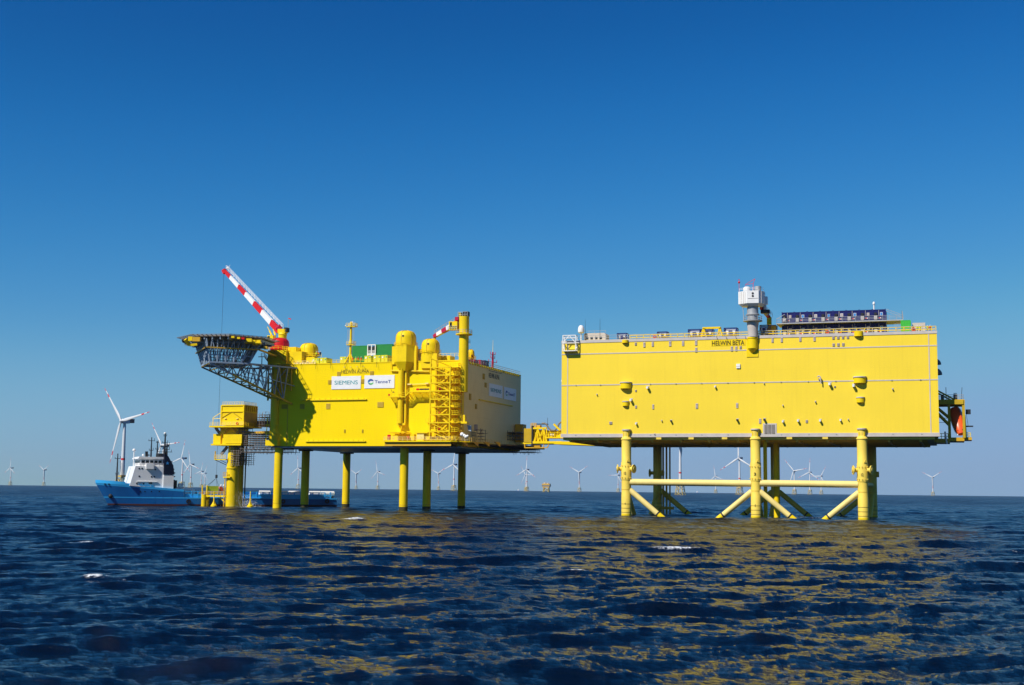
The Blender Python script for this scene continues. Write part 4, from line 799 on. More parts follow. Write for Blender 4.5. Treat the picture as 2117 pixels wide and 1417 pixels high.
for i in range(len(lv)-1):
    z0, z1 = lv[i], lv[i+1]; down = i % 2 == 0
    xa, xb = (s1-.8, s0+1.5) if True else (s0, s1)
    for v in (SV+.9, SV+2.0):
        p, q_ = (Vector((s1-.9, v, z0)), Vector((s0+2.0, v, z1))) if down else (Vector((s0+2.0, v+1.3, z0)), Vector((s1-1.0, v+1.3, z1)))
        MB().bar(p, q_, .16, .38).build('stringer', 'yellow', st, False); MB().bar(p+Vector((0, 0, 1.0)), q_+Vector((0, 0, 1.0)), .09).build('handrail', 'yellow', st, False)
    mb = MB()
    for j in range(1, 10): c = (Vector((s1-.9, SV+.9, z0)).lerp(Vector((s0+2.0, SV+.9, z1)), j/10) if down else Vector((s0+2.0, SV+2.2, z0)).lerp(Vector((s1-1.0, SV+2.2, z1)), j/10)); mb.box((c.x-.14, c.y, c.z-.03), (c.x+.14, c.y+1.1, c.z+.03))
    mb.build('treads', 'yellow', st, False)
    if i in (0, 1, 5, 6, 8): MB().bar((s0, SV, z1), (s1, SV, z0), .22).build('wind_brace', 'yellow', st, False)
    elif i in (4,): MB().bar((s0+3, SV, z0), (s1, SV, z1), .2).build('wind_brace', 'yellow', st, False)
MB().box((s0-2.5, -1.6, Q(880, 875).z), (s0, -.1, Q(880, 874).z+.2)).build('side_landing', 'yellow', st, False); MB().rail([(s0-2.5, -1.6, Q(880, 874).z+.2), (s0, -1.6, Q(880, 874).z+.2)], 1.0, .9, .05).build('rail', 'yellow', st, False)
MB().bar((s0, SV, ztop), (s1-1, -.3, lv[-1]+.3), .25).build('top_brace', 'yellow', st, False)
for i in (1, 3, 6): MB().box((s0+2.3, SV+1, lv[i]+.05), (s0+2.8, SV+1.4, lv[i]+1.0)).build('extinguisher', 'red', st, False)

# lower service deck round the corner
dk = thing('service_deck', 'narrow railed deck wrapped round the foot of the corner below the stair tower', 'deck', A, (Q(795, 912).x, -5, AB))
dt = Q(850, 911.5, -5.2).z; d0 = Q(793.5, 912, -5.2).x; d1 = AW+3.0
MB().prism([(d0, -5.2), (AW-1.5, -5.2), (d1, -1.0), (d1, AD-1), (AW+.01, AD-1), (AW+.01, -.01), (d0, -.01)], dt-.35, dt).build('deck_plate', 'yellow', dk, False)
for i in range(11): u = d0+1+i*3.4; MB().add([(u-.12, -5.0, dt-.35), (u+.12, -5.0, dt-.35), (u+.12, -.02, dt-1.7), (u-.12, -.02, dt-1.7), (u-.12, -.02, dt-.35), (u+.12, -.02, dt-.35)], [(0, 1, 2, 3), (0, 3, 4), (1, 5, 2), (0, 4, 5, 1)]).build('deck_bracket', 'orange', dk, False)
MB().box((d0, -4.6, dt-1.5), (AW-1.6, -4.3, dt-.36)).build('edge_girder', 'orange', dk, False)
MB().rail([(d0, -5.1, dt), (AW-1.6, -5.1, dt), (d1-.1, -1.0, dt), (d1-.1, AD-2, dt)], 1.15, 1.5, .05, (.4, .78)).build('rail', 'brace', dk, False)
def deck_box(x0, x1, y0, y1, v0, v1, m, nm='equipment_cabinet', fr=A, par=dk):
    a, b = fr.pt(x0, y0, v0), fr.pt(x1, y1, v0); MB().box((a.x, v0, b.z), (b.x, v1, a.z)).build(nm, m, par, False)
deck_box(848, 856, 898, 911, -4, -2.5, 'yellow'); deck_box(862, 876, 896, 908, -4, -2.5, 'brace'); deck_box(858, 884, 894, 896, -4.3, -1, 'yellow', 'canopy'); deck_box(803, 838, 893.5, 895, -4.2, -.3, 'yellow', 'canopy'); deck_box(812, 822, 900, 910, -3.5, -2.5, 'yellow'); deck_box(880, 887, 895, 910, -3.5, -1.5, 'yellow'); deck_box(841, 845, 902, 909, -4.8, -4.3, 'red', 'hose_reel'); deck_box(801, 806, 899, 910, -4.6, -4, 'red', 'hose_reel')
deck_box(948, 954, 858, 874, -2.6, -1.4, 'yellow', 'davit_post'); deck_box(957, 961, 858, 874, -2.6, -1.4, 'yellow', 'davit_post'); deck_box(944, 965, 872, 876, -2.8, -1.2, 'yellow', 'davit_beam'); deck_box(951.5, 954, 874, 910, -2.3, -1.7, 'orange', 'davit_post')
a = Q(966, 879, -1.0); MB().ext([(a.x, a.z), (a.x+1.3, a.z-.2), (a.x+1.3, a.z-1.9), (a.x+.4, a.z-1.6)], -1.2, -1.0).build('radar_panel', 'steel', dk, False)
for px, py, r in ((955.5, 898.5, .62), (960, 901, .52), (963.5, 903.5, .55), (966.5, 902, .4)):
    a = Q(px, py, -4.2); q = MB().ball(a, r, 14).build('float_ball', 'white', dk); MB().tube((a.x, a.y, dt), (a.x, a.y, a.z), .07, n=6).build('float_stand', 'grey', q)
b = A.side(985, 884, AW+2); MB().box((AW+1.2, b.y, b.z-1), (AW+2.0, b.y+1.2, b.z+.9)).build('display_case', 'vent', dk, False)
MB().rail([(AW+1, b.y-1, dt), (AW+1, b.y+2, dt)], 3.0, 1.0, .06, (1, 2)).build('case_stand', 'dark', dk, False)

# crane on the corner column
c2u = Q(958.6, 740, -.8).x; c2 = thing('corner_crane', 'yellow column crane on the corner with a short red and white boom', 'crane', A, (c2u, -.8, Q(958, 811, -.8).z))
yz = lambda y: Q(958.6, y, -.8).z
MB().lathe((c2u, -.8, 0), [(0, yz(811)), (1.42, yz(811)), (1.46, yz(745)), (1.45, yz(695)), (1.6, yz(694)), (1.6, yz(690)), (1.5, yz(689)), (1.5, yz(655)), (0, yz(655))], 30).build('column', 'legyellow', c2)
MB().lathe((c2u, -.8, 0), [(1.5, yz(694.5)), (2.5, yz(693)), (2.5, yz(691)), (1.5, yz(691))], 24).build('ring_deck', 'yellow', c2)
def ring_rail(cx, cy, z, r, par, m='grey', n=14, h=1.15):
    mb = MB()
    for i in range(n):
        t0_, t1_ = [2*math.pi*j/n for j in (i, i+1)]; p0 = Vector((cx+r*math.cos(t0_), cy+r*math.sin(t0_), z)); p1 = Vector((cx+r*math.cos(t1_), cy+r*math.sin(t1_), z))
        for hh in (h*.5, h): mb.bar(p0+Vector((0, 0, hh)), p1+Vector((0, 0, hh)), .08)
        mb.bar(p0, p0+Vector((0, 0, h)), .08)
    return mb.build('ring_rail', m, par, False)
ring_rail(c2u, -.8, yz(691), 2.4, c2)
for py in (712, 716): MB().rail([(c2u+1.4, -.9, yz(py)), (c2u+2.0, -.9, yz(py))], 1.2, .6, .05).build('side_rail', 'grey', c2, False)
a, b = Q(959, 645, -.8), Q(968.7, 654, -.8); MB().box((a.x, -1.6, b.z), (b.x, .2, a.z)).build('winch_house', 'dark', c2, False); MB().rail([(a.x-1.5, -1.8, yz(655)), (b.x, -1.8, yz(655))], 1.3, .7, .05).build('top_rail', 'grey', c2, False)
MB().box((c2u-1.6, -1.5, yz(655)), (c2u-.8, .1, yz(647))).build('sheave_block', 'yellow', c2, False)
a, b = Q(931, 666, .5), Q(947.5, 683, .5); cb = MB().box((a.x, -.6, b.z), (b.x, 1.4, a.z)).build('operator_cab', 'yellow', c2, False); MB().box((a.x+.3, -.66, b.z+.9), (a.x+.95, -.58, a.z-.25)).build('pane', 'glass', cb, False); MB().box((a.x-.05, -.4, b.z+.9), (a.x+.02, 1.2, a.z-.25)).build('pane', 'glass', cb, False)
MB().rail([(a.x-.2, -.8, b.z), (b.x, -.8, b.z)], 1.15, .8, .05).build('cab_rail', 'grey', c2, False)
f0, f1 = Vector(Q(948, 667, .8)), Vector(Q(897.5, 696, 6))
for t0_, t1_, m in ((0, .3, 'red'), (.3, .44, 'white'), (.44, .64, 'crimson'), (.64, .86, 'white'), (.86, 1, 'crimson')):
    MB().bar(f0.lerp(f1, t0_), f0.lerp(f1, t1_), 1.7-.8*t0_, 1.5-.5*t0_, 1.7-.8*t1_).build('boom', m, c2, False)
MB().rail([f0+Vector((0, 0, .8)), f1+Vector((0, 0, .5))], 1.3, 1.2, .05, (.5,)).build('boom_rail', 'grey', c2, False)
MB().tube(f1+Vector((.2, 0, -.4)), f1+Vector((.3, 0, -1.9)), .4).build('hook_block', 'yellow', c2)
MB().box((f0.x-.9, 0, f0.z+.6), (f0.x+.2, 1.5, f0.z+1.6)).bar(f0+Vector((-.4, 0, 0)), f0+Vector((.3, 0, -1.8)), .3).build('luffing_winch', 'crimson', c2, False)

# slewing crane by the helideck
kz = 5.88; Z1p = lambda X, Y, v: Vector(Q(360+X/kz, 540+Y/kz, v))
foot = Z1p(1275, 850, 16); tip = Z1p(612, 118, 30)
c1 = thing('slewing_crane', 'tall slewing crane with a long raised red and white boom by the helideck', 'crane', A, (foot.x+1.0, 16, AT))
pb0 = Z1p(1318, 940, 16)
MB().lathe((pb0.x, 16, 0), [(1.35, AT), (1.35, pb0.z+1), (1.5, pb0.z+1.2), (1.4, pb0.z+1.4), (1.25, Z1p(1318, 870, 16).z)], 24).build('pedestal', 'yellow', c1)
a = Z1p(1318, 870, 16); MB().box((a.x-1.3, 15, a.z-.2), (a.x+1.5, 17, a.z+1.1)).build('slewing_head', 'yellow', c1, False)
a = Z1p(1365, 845, 16); MB().box((a.x-.35, 15, a.z-.5), (a.x+.6, 17, a.z+.9)).build('control_box', 'dark', c1, False)
a = Z1p(1385, 820, 16); b = Z1p(1388, 690, 16); MB().bar((a.x, 16, a.z), (b.x, 16, b.z), .1).build('flag_mast', 'grey', c1, False); MB().ext([(b.x, b.z), (b.x+1.1, b.z-.35), (b.x+1.0, b.z-.7), (b.x, b.z-.3)], 15.98, 16.04).build('windsock', 'red', c1, False)
w0, w1 = 2.0, 1.15; dn = Vector((0, 0, 1))
for t0_, t1_, m in ((0, .135, 'red'), (.135, .30, 'white'), (.30, .445, 'red'), (.445, .60, 'white'), (.60, .73, 'red'), (.73, .887, 'white'), (.887, 1, 'red')):
    MB().bar(foot.lerp(tip, t0_), foot.lerp(tip, t1_), (w0+(w1-w0)*t0_)*.5, w0+(w1-w0)*t0_, (w0+(w1-w0)*t1_)*.5).build('boom', m, c1, False)
off_ = Vector((.75, 0, .75)); MB().rail([foot+off_*1.3, tip+off_*.8], 1.25, 2.0, .05, (.5,)).rail([foot+off_*1.3+Vector((0, 1.0, 0)), tip+off_*.8+Vector((0, 1.0, 0))], 1.25, 4, .045, (.5,)).build('boom_rail', 'white', c1, False)
MB().bar(tip+Vector((-.3, 0, .4)), tip+Vector((.4, 0, -.9)), 1.3).build('boom_head', 'red', c1, False); MB().ball(tip+Vector((1.3, 0, .9)), .4, 10).bar(tip+Vector((1.6, 0, 1)), tip+Vector((2.2, 0, 2)), .07).build('boom_lamp', 'white', c1)
MB().tube(foot+Vector((-.9, 0, .8)), foot+Vector((.5, 0, 1.6)), .7, n=12).bar(foot+Vector((-.2, -.6, .4)), foot+Vector((1.4, -.6, 1.0)), .5).build('luffing_winch', 'crimson', c1)
for X0, Y0, X1, Y1 in ((1135, 800, 1185, 900), (1205, 830, 1230, 900)):
    p, q_ = Z1p(X0, Y0, 16.5), Z1p(X1, Y1, 15.5); MB().tube(p, p.lerp(q_, .6), .12, n=8).tube(p.lerp(q_, .5), q_, .28, n=8).build('luffing_ram', 'yellow', c1)
a, b = Z1p(1130, 905, 14), Z1p(1200, 965, 14); cb = MB().box((a.x, 14, b.z), (b.x, 16, a.z)).build('operator_cab', 'yellow', c1, False); MB().box((a.x+.25, 13.93, b.z+.4), (a.x+1.0, 14.0, a.z-.25)).build('pane', 'glass', cb, False)
MB().box((b.x, 14.2, b.z-.3), (b.x+2.8, 16.5, b.z+.6)).build('slewing_base', 'yellow', c1, False)
# hoist rope and sling
zhook = Q(445, 985, 30).z; hk = tip+Vector((-.2, 0, -.5)); MB().tube(hk, (hk.x, hk.y, zhook), .045, n=5).build('hoist_rope', 'dark', c1)
MB().box((hk.x-.3, hk.y-.25, zhook-.6), (hk.x+.3, hk.y+.25, zhook+.5)).build('hook_block', 'dark', c1, False)
HOOK = A.w((hk.x, hk.y, zhook-.6))

# antenna mast on the roof
m0 = Q(724, 752, 2); ms = thing('antenna_mast', 'yellow tubular mast with railed top platform in front of the green containers', 'mast', A, (m0.x, 2, AT))
mz = lambda y: Q(724, y, 2).z
MB().lathe((m0.x, 2, 0), [(.42, AT), (.38, mz(712)), (.48, mz(711)), (.36, mz(700)), (.34, mz(672)), (.4, mz(670)), (.3, mz(666)), (0, mz(665))], 16).build('pole', 'yellow', ms)
for s in (-1, 1): MB().tube((m0.x+s*1.5, 2-.8, AT), (m0.x, 2, mz(730)), .2, n=8).build('strut', 'yellow', ms)
for y, r0 in ((676, 1.75), (713.5, 1.35)):
    MB().box((m0.x-r0*.75, 2-.9, mz(y)-.12), (m0.x+r0, 2.9, mz(y)+.1)).build('platform', 'yellow', ms, False); MB().rail([(m0.x-r0*.75, 1.1, mz(y)), (m0.x+r0, 1.1, mz(y)), (m0.x+r0, 2.9, mz(y)), (m0.x-r0*.75, 2.9, mz(y))], 1.05, .7, .045).build('rail', 'brace', ms, False)
for dx, y0, y1 in ((-.8, 752, 677), (1.05, 713, 677)):
    mb = MB(); z0, z1 = mz(y0), mz(y1)
    for s in (-.2, .2): mb.bar((m0.x+dx+s, 1.6, z0), (m0.x+dx+s, 1.6, z1), .06)
    for i in range(int((z1-z0)/.5)): mb.bar((m0.x+dx-.2, 1.6, z0+i*.5), (m0.x+dx+.2, 1.6, z0+i*.5), .05)
    mb.build('ladder', 'grey', ms, False)
MB().ball((m0.x-1.7, 1.6, mz(674)), .22, 8).ball((m0.x+.5, 2, mz(667)), .25, 8).build('lamp', 'white', ms)
# roof containers and cabinets
for i, (x0, x1, y0, y1, v, z0, lb) in enumerate(((728, 759.5, 715.5, 733, 12, None, 'dark green container on the upper row left of the white arch frame'), (776.5, 811, 712.5, 730.5, 12, None, 'dark green container on the upper row right of the white arch frame'), (728, 760, 733.5, 752, 11.8, AT, 'dark green container on the lower row behind the mast'), (776, 812, 731, 752, 11.8, AT, 'dark green container on the lower row behind the lime cabinets'))):
    a, b = Q(x0, y0, v), Q(x1, y1, v); zb = AT+.1 if z0 else b.z; shipping_container(A, a.x, v, zb, b.x-a.x, 2.5, a.z-zb, 'green', 'shipping_container', lb, 'dark green roof containers')
a, b = Q(760.5, 713.5, 11.7), Q(775.5, 750, 11.7); t = thing('arch_frame', 'white twin-arched pipe frame between the green containers', 'frame', A, (a.x, 11.7, AT)); mb = MB(); w = (b.x-a.x)
for x in (a.x, a.x+w/2, b.x): mb.bar((x, 11.7, AT), (x, 11.7, a.z), .25)
for zq in (a.z, a.z-2.9, a.z-3.2): mb.bar((a.x, 11.7, zq), (b.x, 11.7, zq), .22)
for i in range(5): mb.bar((a.x, 11.75, a.z-1.8-i*.28), (b.x, 11.75, a.z-1.8-i*.28), .1)
mb.build('frame', 'white', t, False)
for i in (0, 1):
    cx = a.x+w*(.25+.5*i); mb = MB(); rr = w*.2
    mb.ext([(cx-rr, a.z-2.6), (cx+rr, a.z-2.6)]+[(cx+rr*math.cos(t_*math.pi/8), a.z-.9+rr*math.sin(t_*math.pi/8)) for t_ in range(9)], 11.85, 12.2).build('arch_opening', 'dark', t, False)
for x0, x1, y0, v, lb in ((645, 659.5, 741, 1.2, 'lime yellow cabinet nearest the low yellow dome'), (661.5, 675, 740, 1.2, 'lime yellow cabinet with long flank beside the mast'), (703, 716, 738, 1.5, 'lime yellow cabinet at the foot of the mast'), (753.5, 767, 736, 1.5, 'lime yellow cabinet in front of the white arch frame'), (772, 786.5, 735, 1.5, 'lime yellow cabinet, middle one of the row before the green containers'), (788, 801, 734.5, 1.5, 'lime yellow cabinet next to the tall dome pod')):
    a, b = Q(x0, y0, v), Q(x1, y0, v); t = thing('roof_cabinet', lb, 'cabinet', A, (a.x, v, AT), 'lime roof cabinets'); MB().box((a.x, v, AT+.1), (b.x, v+4, a.z)).build('housing', 'lime', t, False)
    MB().box((a.x+.3, v-.06, a.z-.9), (a.x+.75, v, a.z-.45)).build('label_plate', 'white', t, False); MB().box((b.x-.55, v-.06, a.z-.7), (b.x-.2, v, a.z-.4)).build('label_plate', 'teal', t, False); MB().box(((a.x+b.x)/2-.03, v-.05, AT+.2), ((a.x+b.x)/2+.03, v, a.z-.05)).build('door_joint', 'louvre', t, False)
MB().rail([(Q(607, 752, .5).x, .5, AT+.1), (Q(652, 752, .5).x, .5, AT+.1)], 1.0, 1.1, .05).build('edge_rail', 'brace', pa, False); MB().rail([(Q(676, 752, .5).x, .5, AT+.1), (Q(815, 752, .5).x, .5, AT+.1)], 1.0, 1.6, .04).build('edge_rail', 'yellow', pa, False)
for i in range(9): u = Q(609+i*5, 750, 1).x; MB().box((u, 1.0, AT+.1), (u+.55, 1.6, AT+.55+.3*(i % 2))).build('roof_bollard', 'white', pa, False)
for x0, x1, y in ((858, 873, 733), (908, 948, 739), (815, 890, 748)): MB().rail([(Q(x0, y, .6).x, .6, Q(x0, y, .6).z), (Q(x1, y, .6).x, .6, Q(x0, y, .6).z)], 1.1, 1.3, .05).build('guard_rail', 'brace', pa, False)
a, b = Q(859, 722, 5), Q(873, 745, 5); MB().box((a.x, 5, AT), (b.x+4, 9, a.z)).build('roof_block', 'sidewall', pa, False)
a, b = Q(908, 736, 4), Q(930, 745, 4); MB().box((a.x, 4, AT), (b.x, 8, a.z)).build('roof_block', 'yellow', pa, False)
# red lattice mast and red gear on the end roof edge
a, b = A.side(1018.5, 760, AW-2), A.side(1018.5, 728, AW-2); rm = thing('signal_mast', 'crimson signal mast with cross arms on the end roof edge', 'mast', A, (AW-2, a.y, AT))
MB().tube((AW-2, a.y, AT), (AW-2, a.y, b.z), .42, .25, n=10).build('pole', 'crimson', rm); MB().tube((AW-2, a.y, b.z), (AW-2, a.y, A.side(1018.5, 703, AW-2).z), .09, .04, n=6).build('whip', 'brace', rm)
for f_, L in ((.12, 2.0), (.5, 1.0), (.85, 1.2)): zq = AT+(b.z-AT)*(.35+.6*f_); d_ = Vector((.34, .94, 0)); p = Vector((AW-2, a.y, zq)); MB().bar(p-d_*L, p+d_*L, .16).bar(p-d_*L, p-d_*L+Vector((0, 0, .8)), .15).bar(p+d_*L, p+d_*L+Vector((0, 0, .8)), .15).build('cross_arm', 'crimson', rm, False)
for X0, X1, Y0, m in ((1295, 1345, 735, 'crimson'), (1365, 1430, 735, 'crimson'), (1430, 1480, 742, 'navy')):
    a, b = A.side(780+X0/6.44, 630+(Y0+40)/6.44, AW-1), A.side(780+X1/6.44, 630+(Y0+55)/6.44, AW-1); zt = A.side(780+X0/6.44, 630+Y0/6.44, AW-1).z
    MB().box((AW-3, a.y, AT), (AW-.8, b.y, zt)).build('roof_locker', m, pa, False)

# ------------------------------------------------------------------ helideck on its truss
hc = A.l(WF.pt(439, 694, 386)); HC = A.l(WF.pt(473, 694, 399)); hd = HC-hc; hd.z = 0; RF = hd.length; hd.normalize(); HZ = hc.z+.2
he = thing('helideck', 'grey octagonal helideck with yellow rim boxes, cantilevered on a blue-grey truss', 'helideck', A, (0, 0, 34))
an0 = math.atan2(-hd.y, -hd.x); RO = RF/math.cos(R(22.5))
oct_ = lambda r, z: [Vector((HC.x+r*math.cos(an0+R(22.5+45*i)), HC.y+r*math.sin(an0+R(22.5+45*i)), z)) for i in range(8)]
MB().prism([(p.x, p.y) for p in oct_(RO, 0)], HZ-.4, HZ).build('deck', 'hose', he, False)
o0, o1 = oct_(RO, HZ-.2), oct_(RO+1.3, HZ+.1)
for i in range(8):
    j = (i+1) % 8; mb = MB(); mb.bar(o1[i], o1[j], .14)
    for k_ in range(9): mb.bar(o0[i].lerp(o0[j], k_/8), o1[i].lerp(o1[j], k_/8), .16)
    mb.bar(o0[i].lerp(o1[i], .5), o0[j].lerp(o1[j], .5), .08); mb.build('safety_net_frame', 'hose', he, False)
mb = MB()
for s in range(-5, 6):
    c_ = Vector((-hd.y, hd.x, 0)); p = Vector((HC.x, HC.y, HZ-1.0))+c_*(s*2.5); L = 13.2 if abs(s) < 3 else 13.2-(abs(s)-2)*2.4
    mb.bar(p-hd*L, p+hd*L, .3, .8)
for s in (-8, -3, 3, 8): p = Vector((HC.x, HC.y, HZ-1.6)); c_ = Vector((-hd.y, hd.x, 0)); L = 13 if abs(s) < 5 else 10; mb.bar(p+hd*s-c_*L, p+hd*s+c_*L, .35, .7)
mb.build('deck_beams', 'steel', he, False)
near = lambda f, dz, out=0.6: (o0[7].lerp(o0[0], f)+Vector((0, 0, dz))-hd*out)
# rim equipment
def rim(px0, px1, py0, py1, Y, m, nm='rim_box'):
    a, b = A.l(WF.pt(px0, py0, Y)), A.l(WF.pt(px1, py1, Y)); d_ = (b-a); d_.z = 0; d_.normalize(); z0, z1 = b.z, a.z; n_ = Vector((-d_.y, d_.x, 0))*1.6
    a0 = Vector((a.x, a.y, z0)); b0 = Vector((b.x, b.y, z0)); up = Vector((0, 0, z1-z0))
    MB().add([a0, b0, b0+n_, a0+n_, a0+up, b0+up, b0+n_+up, a0+n_+up], [(0, 3, 2, 1), (4, 5, 6, 7), (0, 1, 5, 4), (1, 2, 6, 5), (2, 3, 7, 6), (3, 0, 4, 7)]).build(nm, m, he, False)
for px0, px1, py0, py1, Y, m in ((389, 397, 696, 705, 384.0, 'yellow'), (398, 413, 697, 706, 383.5, 'orange'), (478, 484, 695, 699, 384.0, 'yellow'), (490, 496, 697, 701, 385.0, 'yellow'), (498, 505, 698, 702, 386.0, 'red'), (509, 520, 700, 707, 387.0, 'yellow'), (522, 538, 703, 713, 389.0, 'yellow'), (506, 540, 708, 710, 388.0, 'yellow'), (545, 552, 716, 722, 390.0, 'orange')): rim(px0, px1, py0, py1, Y, m)
a, b = A.l(WF.pt(383, 702, 387)), A.l(WF.pt(392, 714, 388)); MB().bar(a, b, .9).bar(b, b+Vector((2, 1, .3)), .7).build('access_basket', 'yellow', he, False)
MB().ball(A.l(WF.pt(379, 704, 389)), .5, 8).build('rim_lamp', 'dark', he)
ZF = A.l(WF.pt(433, 748.5, 386)).z; V1 = A.l(WF.pt(433, 748.5, 386)); V2 = A.l(WF.pt(515, 752, 390.6)); V0 = A.l(WF.pt(417, 757, 400))
for p in (V1, V2, V0): p.z = ZF
V3 = V0+V2-V1; KA, KB = Vector((9, -.2, ZF)), Vector((-.1, 1.0, ZF)); FA, FB = Vector(Q(604, 836, -.3)), Vector((-.1, 1.0, 34.2))
VC = (V1+V2+V0+V3)/4; quad = [V1, V2, V3, V0]
mb = MB()
for i in range(4): mb.bar(quad[i], quad[(i+1) % 4], .5)
for t_ in (.25, .5, .75): mb.bar(V1.lerp(V2, t_), V0.lerp(V3, t_), .3); mb.bar(V1.lerp(V0, t_), V2.lerp(V3, t_), .3)
mb.bar(V1, V3, .25); mb.bar(V2, KA, .45); mb.bar(V3, KB, .45); mb.bar(V2, KB, .3); mb.bar(V2.lerp(KA, .5), V3.lerp(KB, .5), .3)
mb.build('lower_frame', 'steel', he, False)
flare = lambda p: Vector((HC.x+(p.x-VC.x)*1.42, HC.y+(p.y-VC.y)*1.42, HZ-1.1))
for i in range(4):
    n_ = 5 if i % 2 == 0 else 6; pts = [quad[i].lerp(quad[(i+1) % 4], j/n_) for j in range(n_+1)]
    for j in range(n_):
        MB().bar(pts[j], flare(pts[j]), .34).build('column', 'steel', he, False)
        top = flare(pts[j].lerp(pts[j+1], .5)); MB().bar(pts[j], top, .22).build('diagonal', 'steel', he, False); MB().bar(pts[j+1], top, .22).build('diagonal', 'steel', he, False)
mb = MB()                                            # inner forest of thin posts and mid rails
for i in range(9):
    for j in range(4):
        p = V1.lerp(V2, .08+i*.105)+(V0-V1)*(.2+j*.2); mb.bar(p, flare(p), .17)
for zq in (2.2, 4.2):
    q4 = [p.lerp(flare(p), zq/(HZ-1.1-ZF)) for p in quad]
    for i in range(4): mb.bar(q4[i], q4[(i+1) % 4], .2)
    mb.bar(q4[0].lerp(q4[3], .5), q4[1].lerp(q4[2], .5), .2)
mb.build('inner_posts', 'steel', he, False)
q4 = [p.lerp(flare(p), .62)+(p-VC).normalized()*.8 for p in quad]
for i in (0, 3): MB().bar(q4[i], q4[(i+1) % 4], .45, .35).build('cross_walkway', 'orange', he, False)
MB().bar(q4[1], Vector((1.5, -.2, HZ-4.2)), .5).build('cross_walkway', 'orange', he, False)
# sloping lower chords with their webs
def poly(p, m, q, t): return p.lerp(m, t/.42) if t < .42 else m.lerp(q, (t-.42)/.58)
for (p0, pm, p1, f1, mt) in ((V1, V2, KA, FA, 'louvre'), (V0, V3, KB, FB, 'steel')):
    b0 = p0-Vector((0, 0, .3)); t0_ = .27
    MB().bar(b0, b0.lerp(f1, t0_), .45).build('lower_chord', 'steel', he, False); MB().bar(b0.lerp(f1, t0_), f1, .5).build('lower_chord', mt if mt == 'louvre' else 'louvre', he, False)
    for i in range(1, 9):
        t_ = i/9; c_ = b0.lerp(f1, t_); top = poly(p0, pm, p1, t_); MB().bar(c_, top, .27).build('web', 'steel', he, False)
        if i < 8: MB().bar(top, b0.lerp(f1, (i+1)/9), .22).build('web', 'steel', he, False)
        if i > 2: mid = c_.lerp(top, .5); mid2 = b0.lerp(f1, (i+1)/9).lerp(poly(p0, pm, p1, (i+1)/9), .5); MB().bar(mid, mid2, .22).build('mid_chord', 'steel', he, False)
mb = MB(); a0, a1, c0, c1 = V1-Vector((0, 0, .3)), FA, V0-Vector((0, 0, .3)), FB
for i in range(9): MB().bar(a0.lerp(a1, i/9), c0.lerp(c1, i/9), .28).build('chord_tie', 'louvre', he, False)
for i in range(8): MB().bar(a0.lerp(a1, i/9), c0.lerp(c1, (i+1)/9), .2).build('chord_tie', 'louvre', he, False)
mb = MB()
for i in range(2, 9, 2): mb.bar(poly(V1, V2, KA, i/9), c0.lerp(c1, i/9), .2); mb.bar(poly(V0, V3, KB, i/9), a0.lerp(a1, i/9), .2); mb.bar(poly(V1, V2, KA, i/9), poly(V0, V3, KB, i/9), .24)
mb.build('inner_bracing', 'steel', he, False)
# steel panel frame that ties the truss to the corner
a, b = Q(556, 755, -1.2), Q(600, 828, -1.2); mb = MB()
for f_ in (0, .45, .62, 1): u = a.x+(b.x-a.x)*f_; mb.bar((u, -1.2, b.z+(0 if f_ < .5 else 3)), (u, -1.2, a.z), .4)
for zq in (a.z, a.z-2.8, (a.z+b.z)/2): mb.bar((a.x-.3, -1.2, zq), (b.x, -1.2, zq), .4)
mb.bar((a.x, -1.2, b.z), (a.x+(b.x-a.x)*.45, -1.2, a.z-2.8), .25); mb.bar((b.x, -1.2, (a.z+b.z)/2), (a.x+(b.x-a.x)*.62, -1.2, a.z), .25)
for zq in (a.z, (a.z+b.z)/2): mb.bar((a.x, -1.2, zq), (a.x, .1, zq), .3); mb.bar((b.x, -1.2, zq), (b.x, .1, zq), .3)
mb.build('corner_frame', 'louvre', he, False)
mb = MB(); a, b = Q(540, 738, 6), Q(556, 750, 6)
mb.rail([(a.x, 6, a.z), (a.x+1.2, 6, a.z), (b.x, 6, b.z)], 1.1, .8, .06).bar((a.x-1, 6, a.z), (a.x+1.2, 6, a.z), .25).bar((a.x+1.2, 6, a.z), (b.x, 6, b.z), .3).bar((a.x+.3, 6, a.z), (a.x+.3, 6, ZF), .2); mb.build('access_stair', 'dark', he, False)

# ------------------------------------------------------------------ small yellow tower on a single pillar beside it
_sh = A.w((0, 8, 0)); A2 = Frame(_sh.x, _sh.y, A.th); TV = 1.5; T = lambda px, py, v=TV: A2.pt(px, py, v)
tw = thing('module_tower', 'small yellow two-storey module tower on a thick pillar, linked by scaffolding to the big platform', 'platform', A2, (T(484, 1050, 4.5).x, 4.5, 0))
a, b = T(458.5, 838.7), T(503, 879); side_d = A2.side(530.6, 860, b.x).y; D_ = max(8.0, min(side_d-TV, 14))
MB().box((a.x, TV, b.z), (b.x, TV+D_, a.z)).build('upper_module', 'yellow', tw, False)
mb = MB()
for u, v in ((a.x, TV), (b.x, TV), (b.x, TV+D_)): mb.bar((u, v-.0, b.z), (u, v, a.z), .45)
for zq in (a.z, a.z-2.0): mb.bar((a.x, TV-.1, zq), (b.x, TV-.1, zq), .35); mb.bar((b.x+.1, TV, zq), (b.x+.1, TV+D_, zq), .35)
mb.build('module_frame', 'yellow', tw, False)
for x0, y0, x1, y1 in ((459.5, 864, 480, 851.5), (480, 851.5, 500, 866)): MB().bar((T(x0, y0).x, TV-.12, T(x0, y0).z), (T(x1, y1).x, TV-.12, T(x1, y1).z), .14).build('brace', 'louvre', tw, False)
for i in range(6): v = TV+1.5+i*(D_-2)/5; MB().box((b.x+.02, v, a.z-1.8), (b.x+.2, v+.25, a.z-.2)).build('rib', 'orange', tw, False)
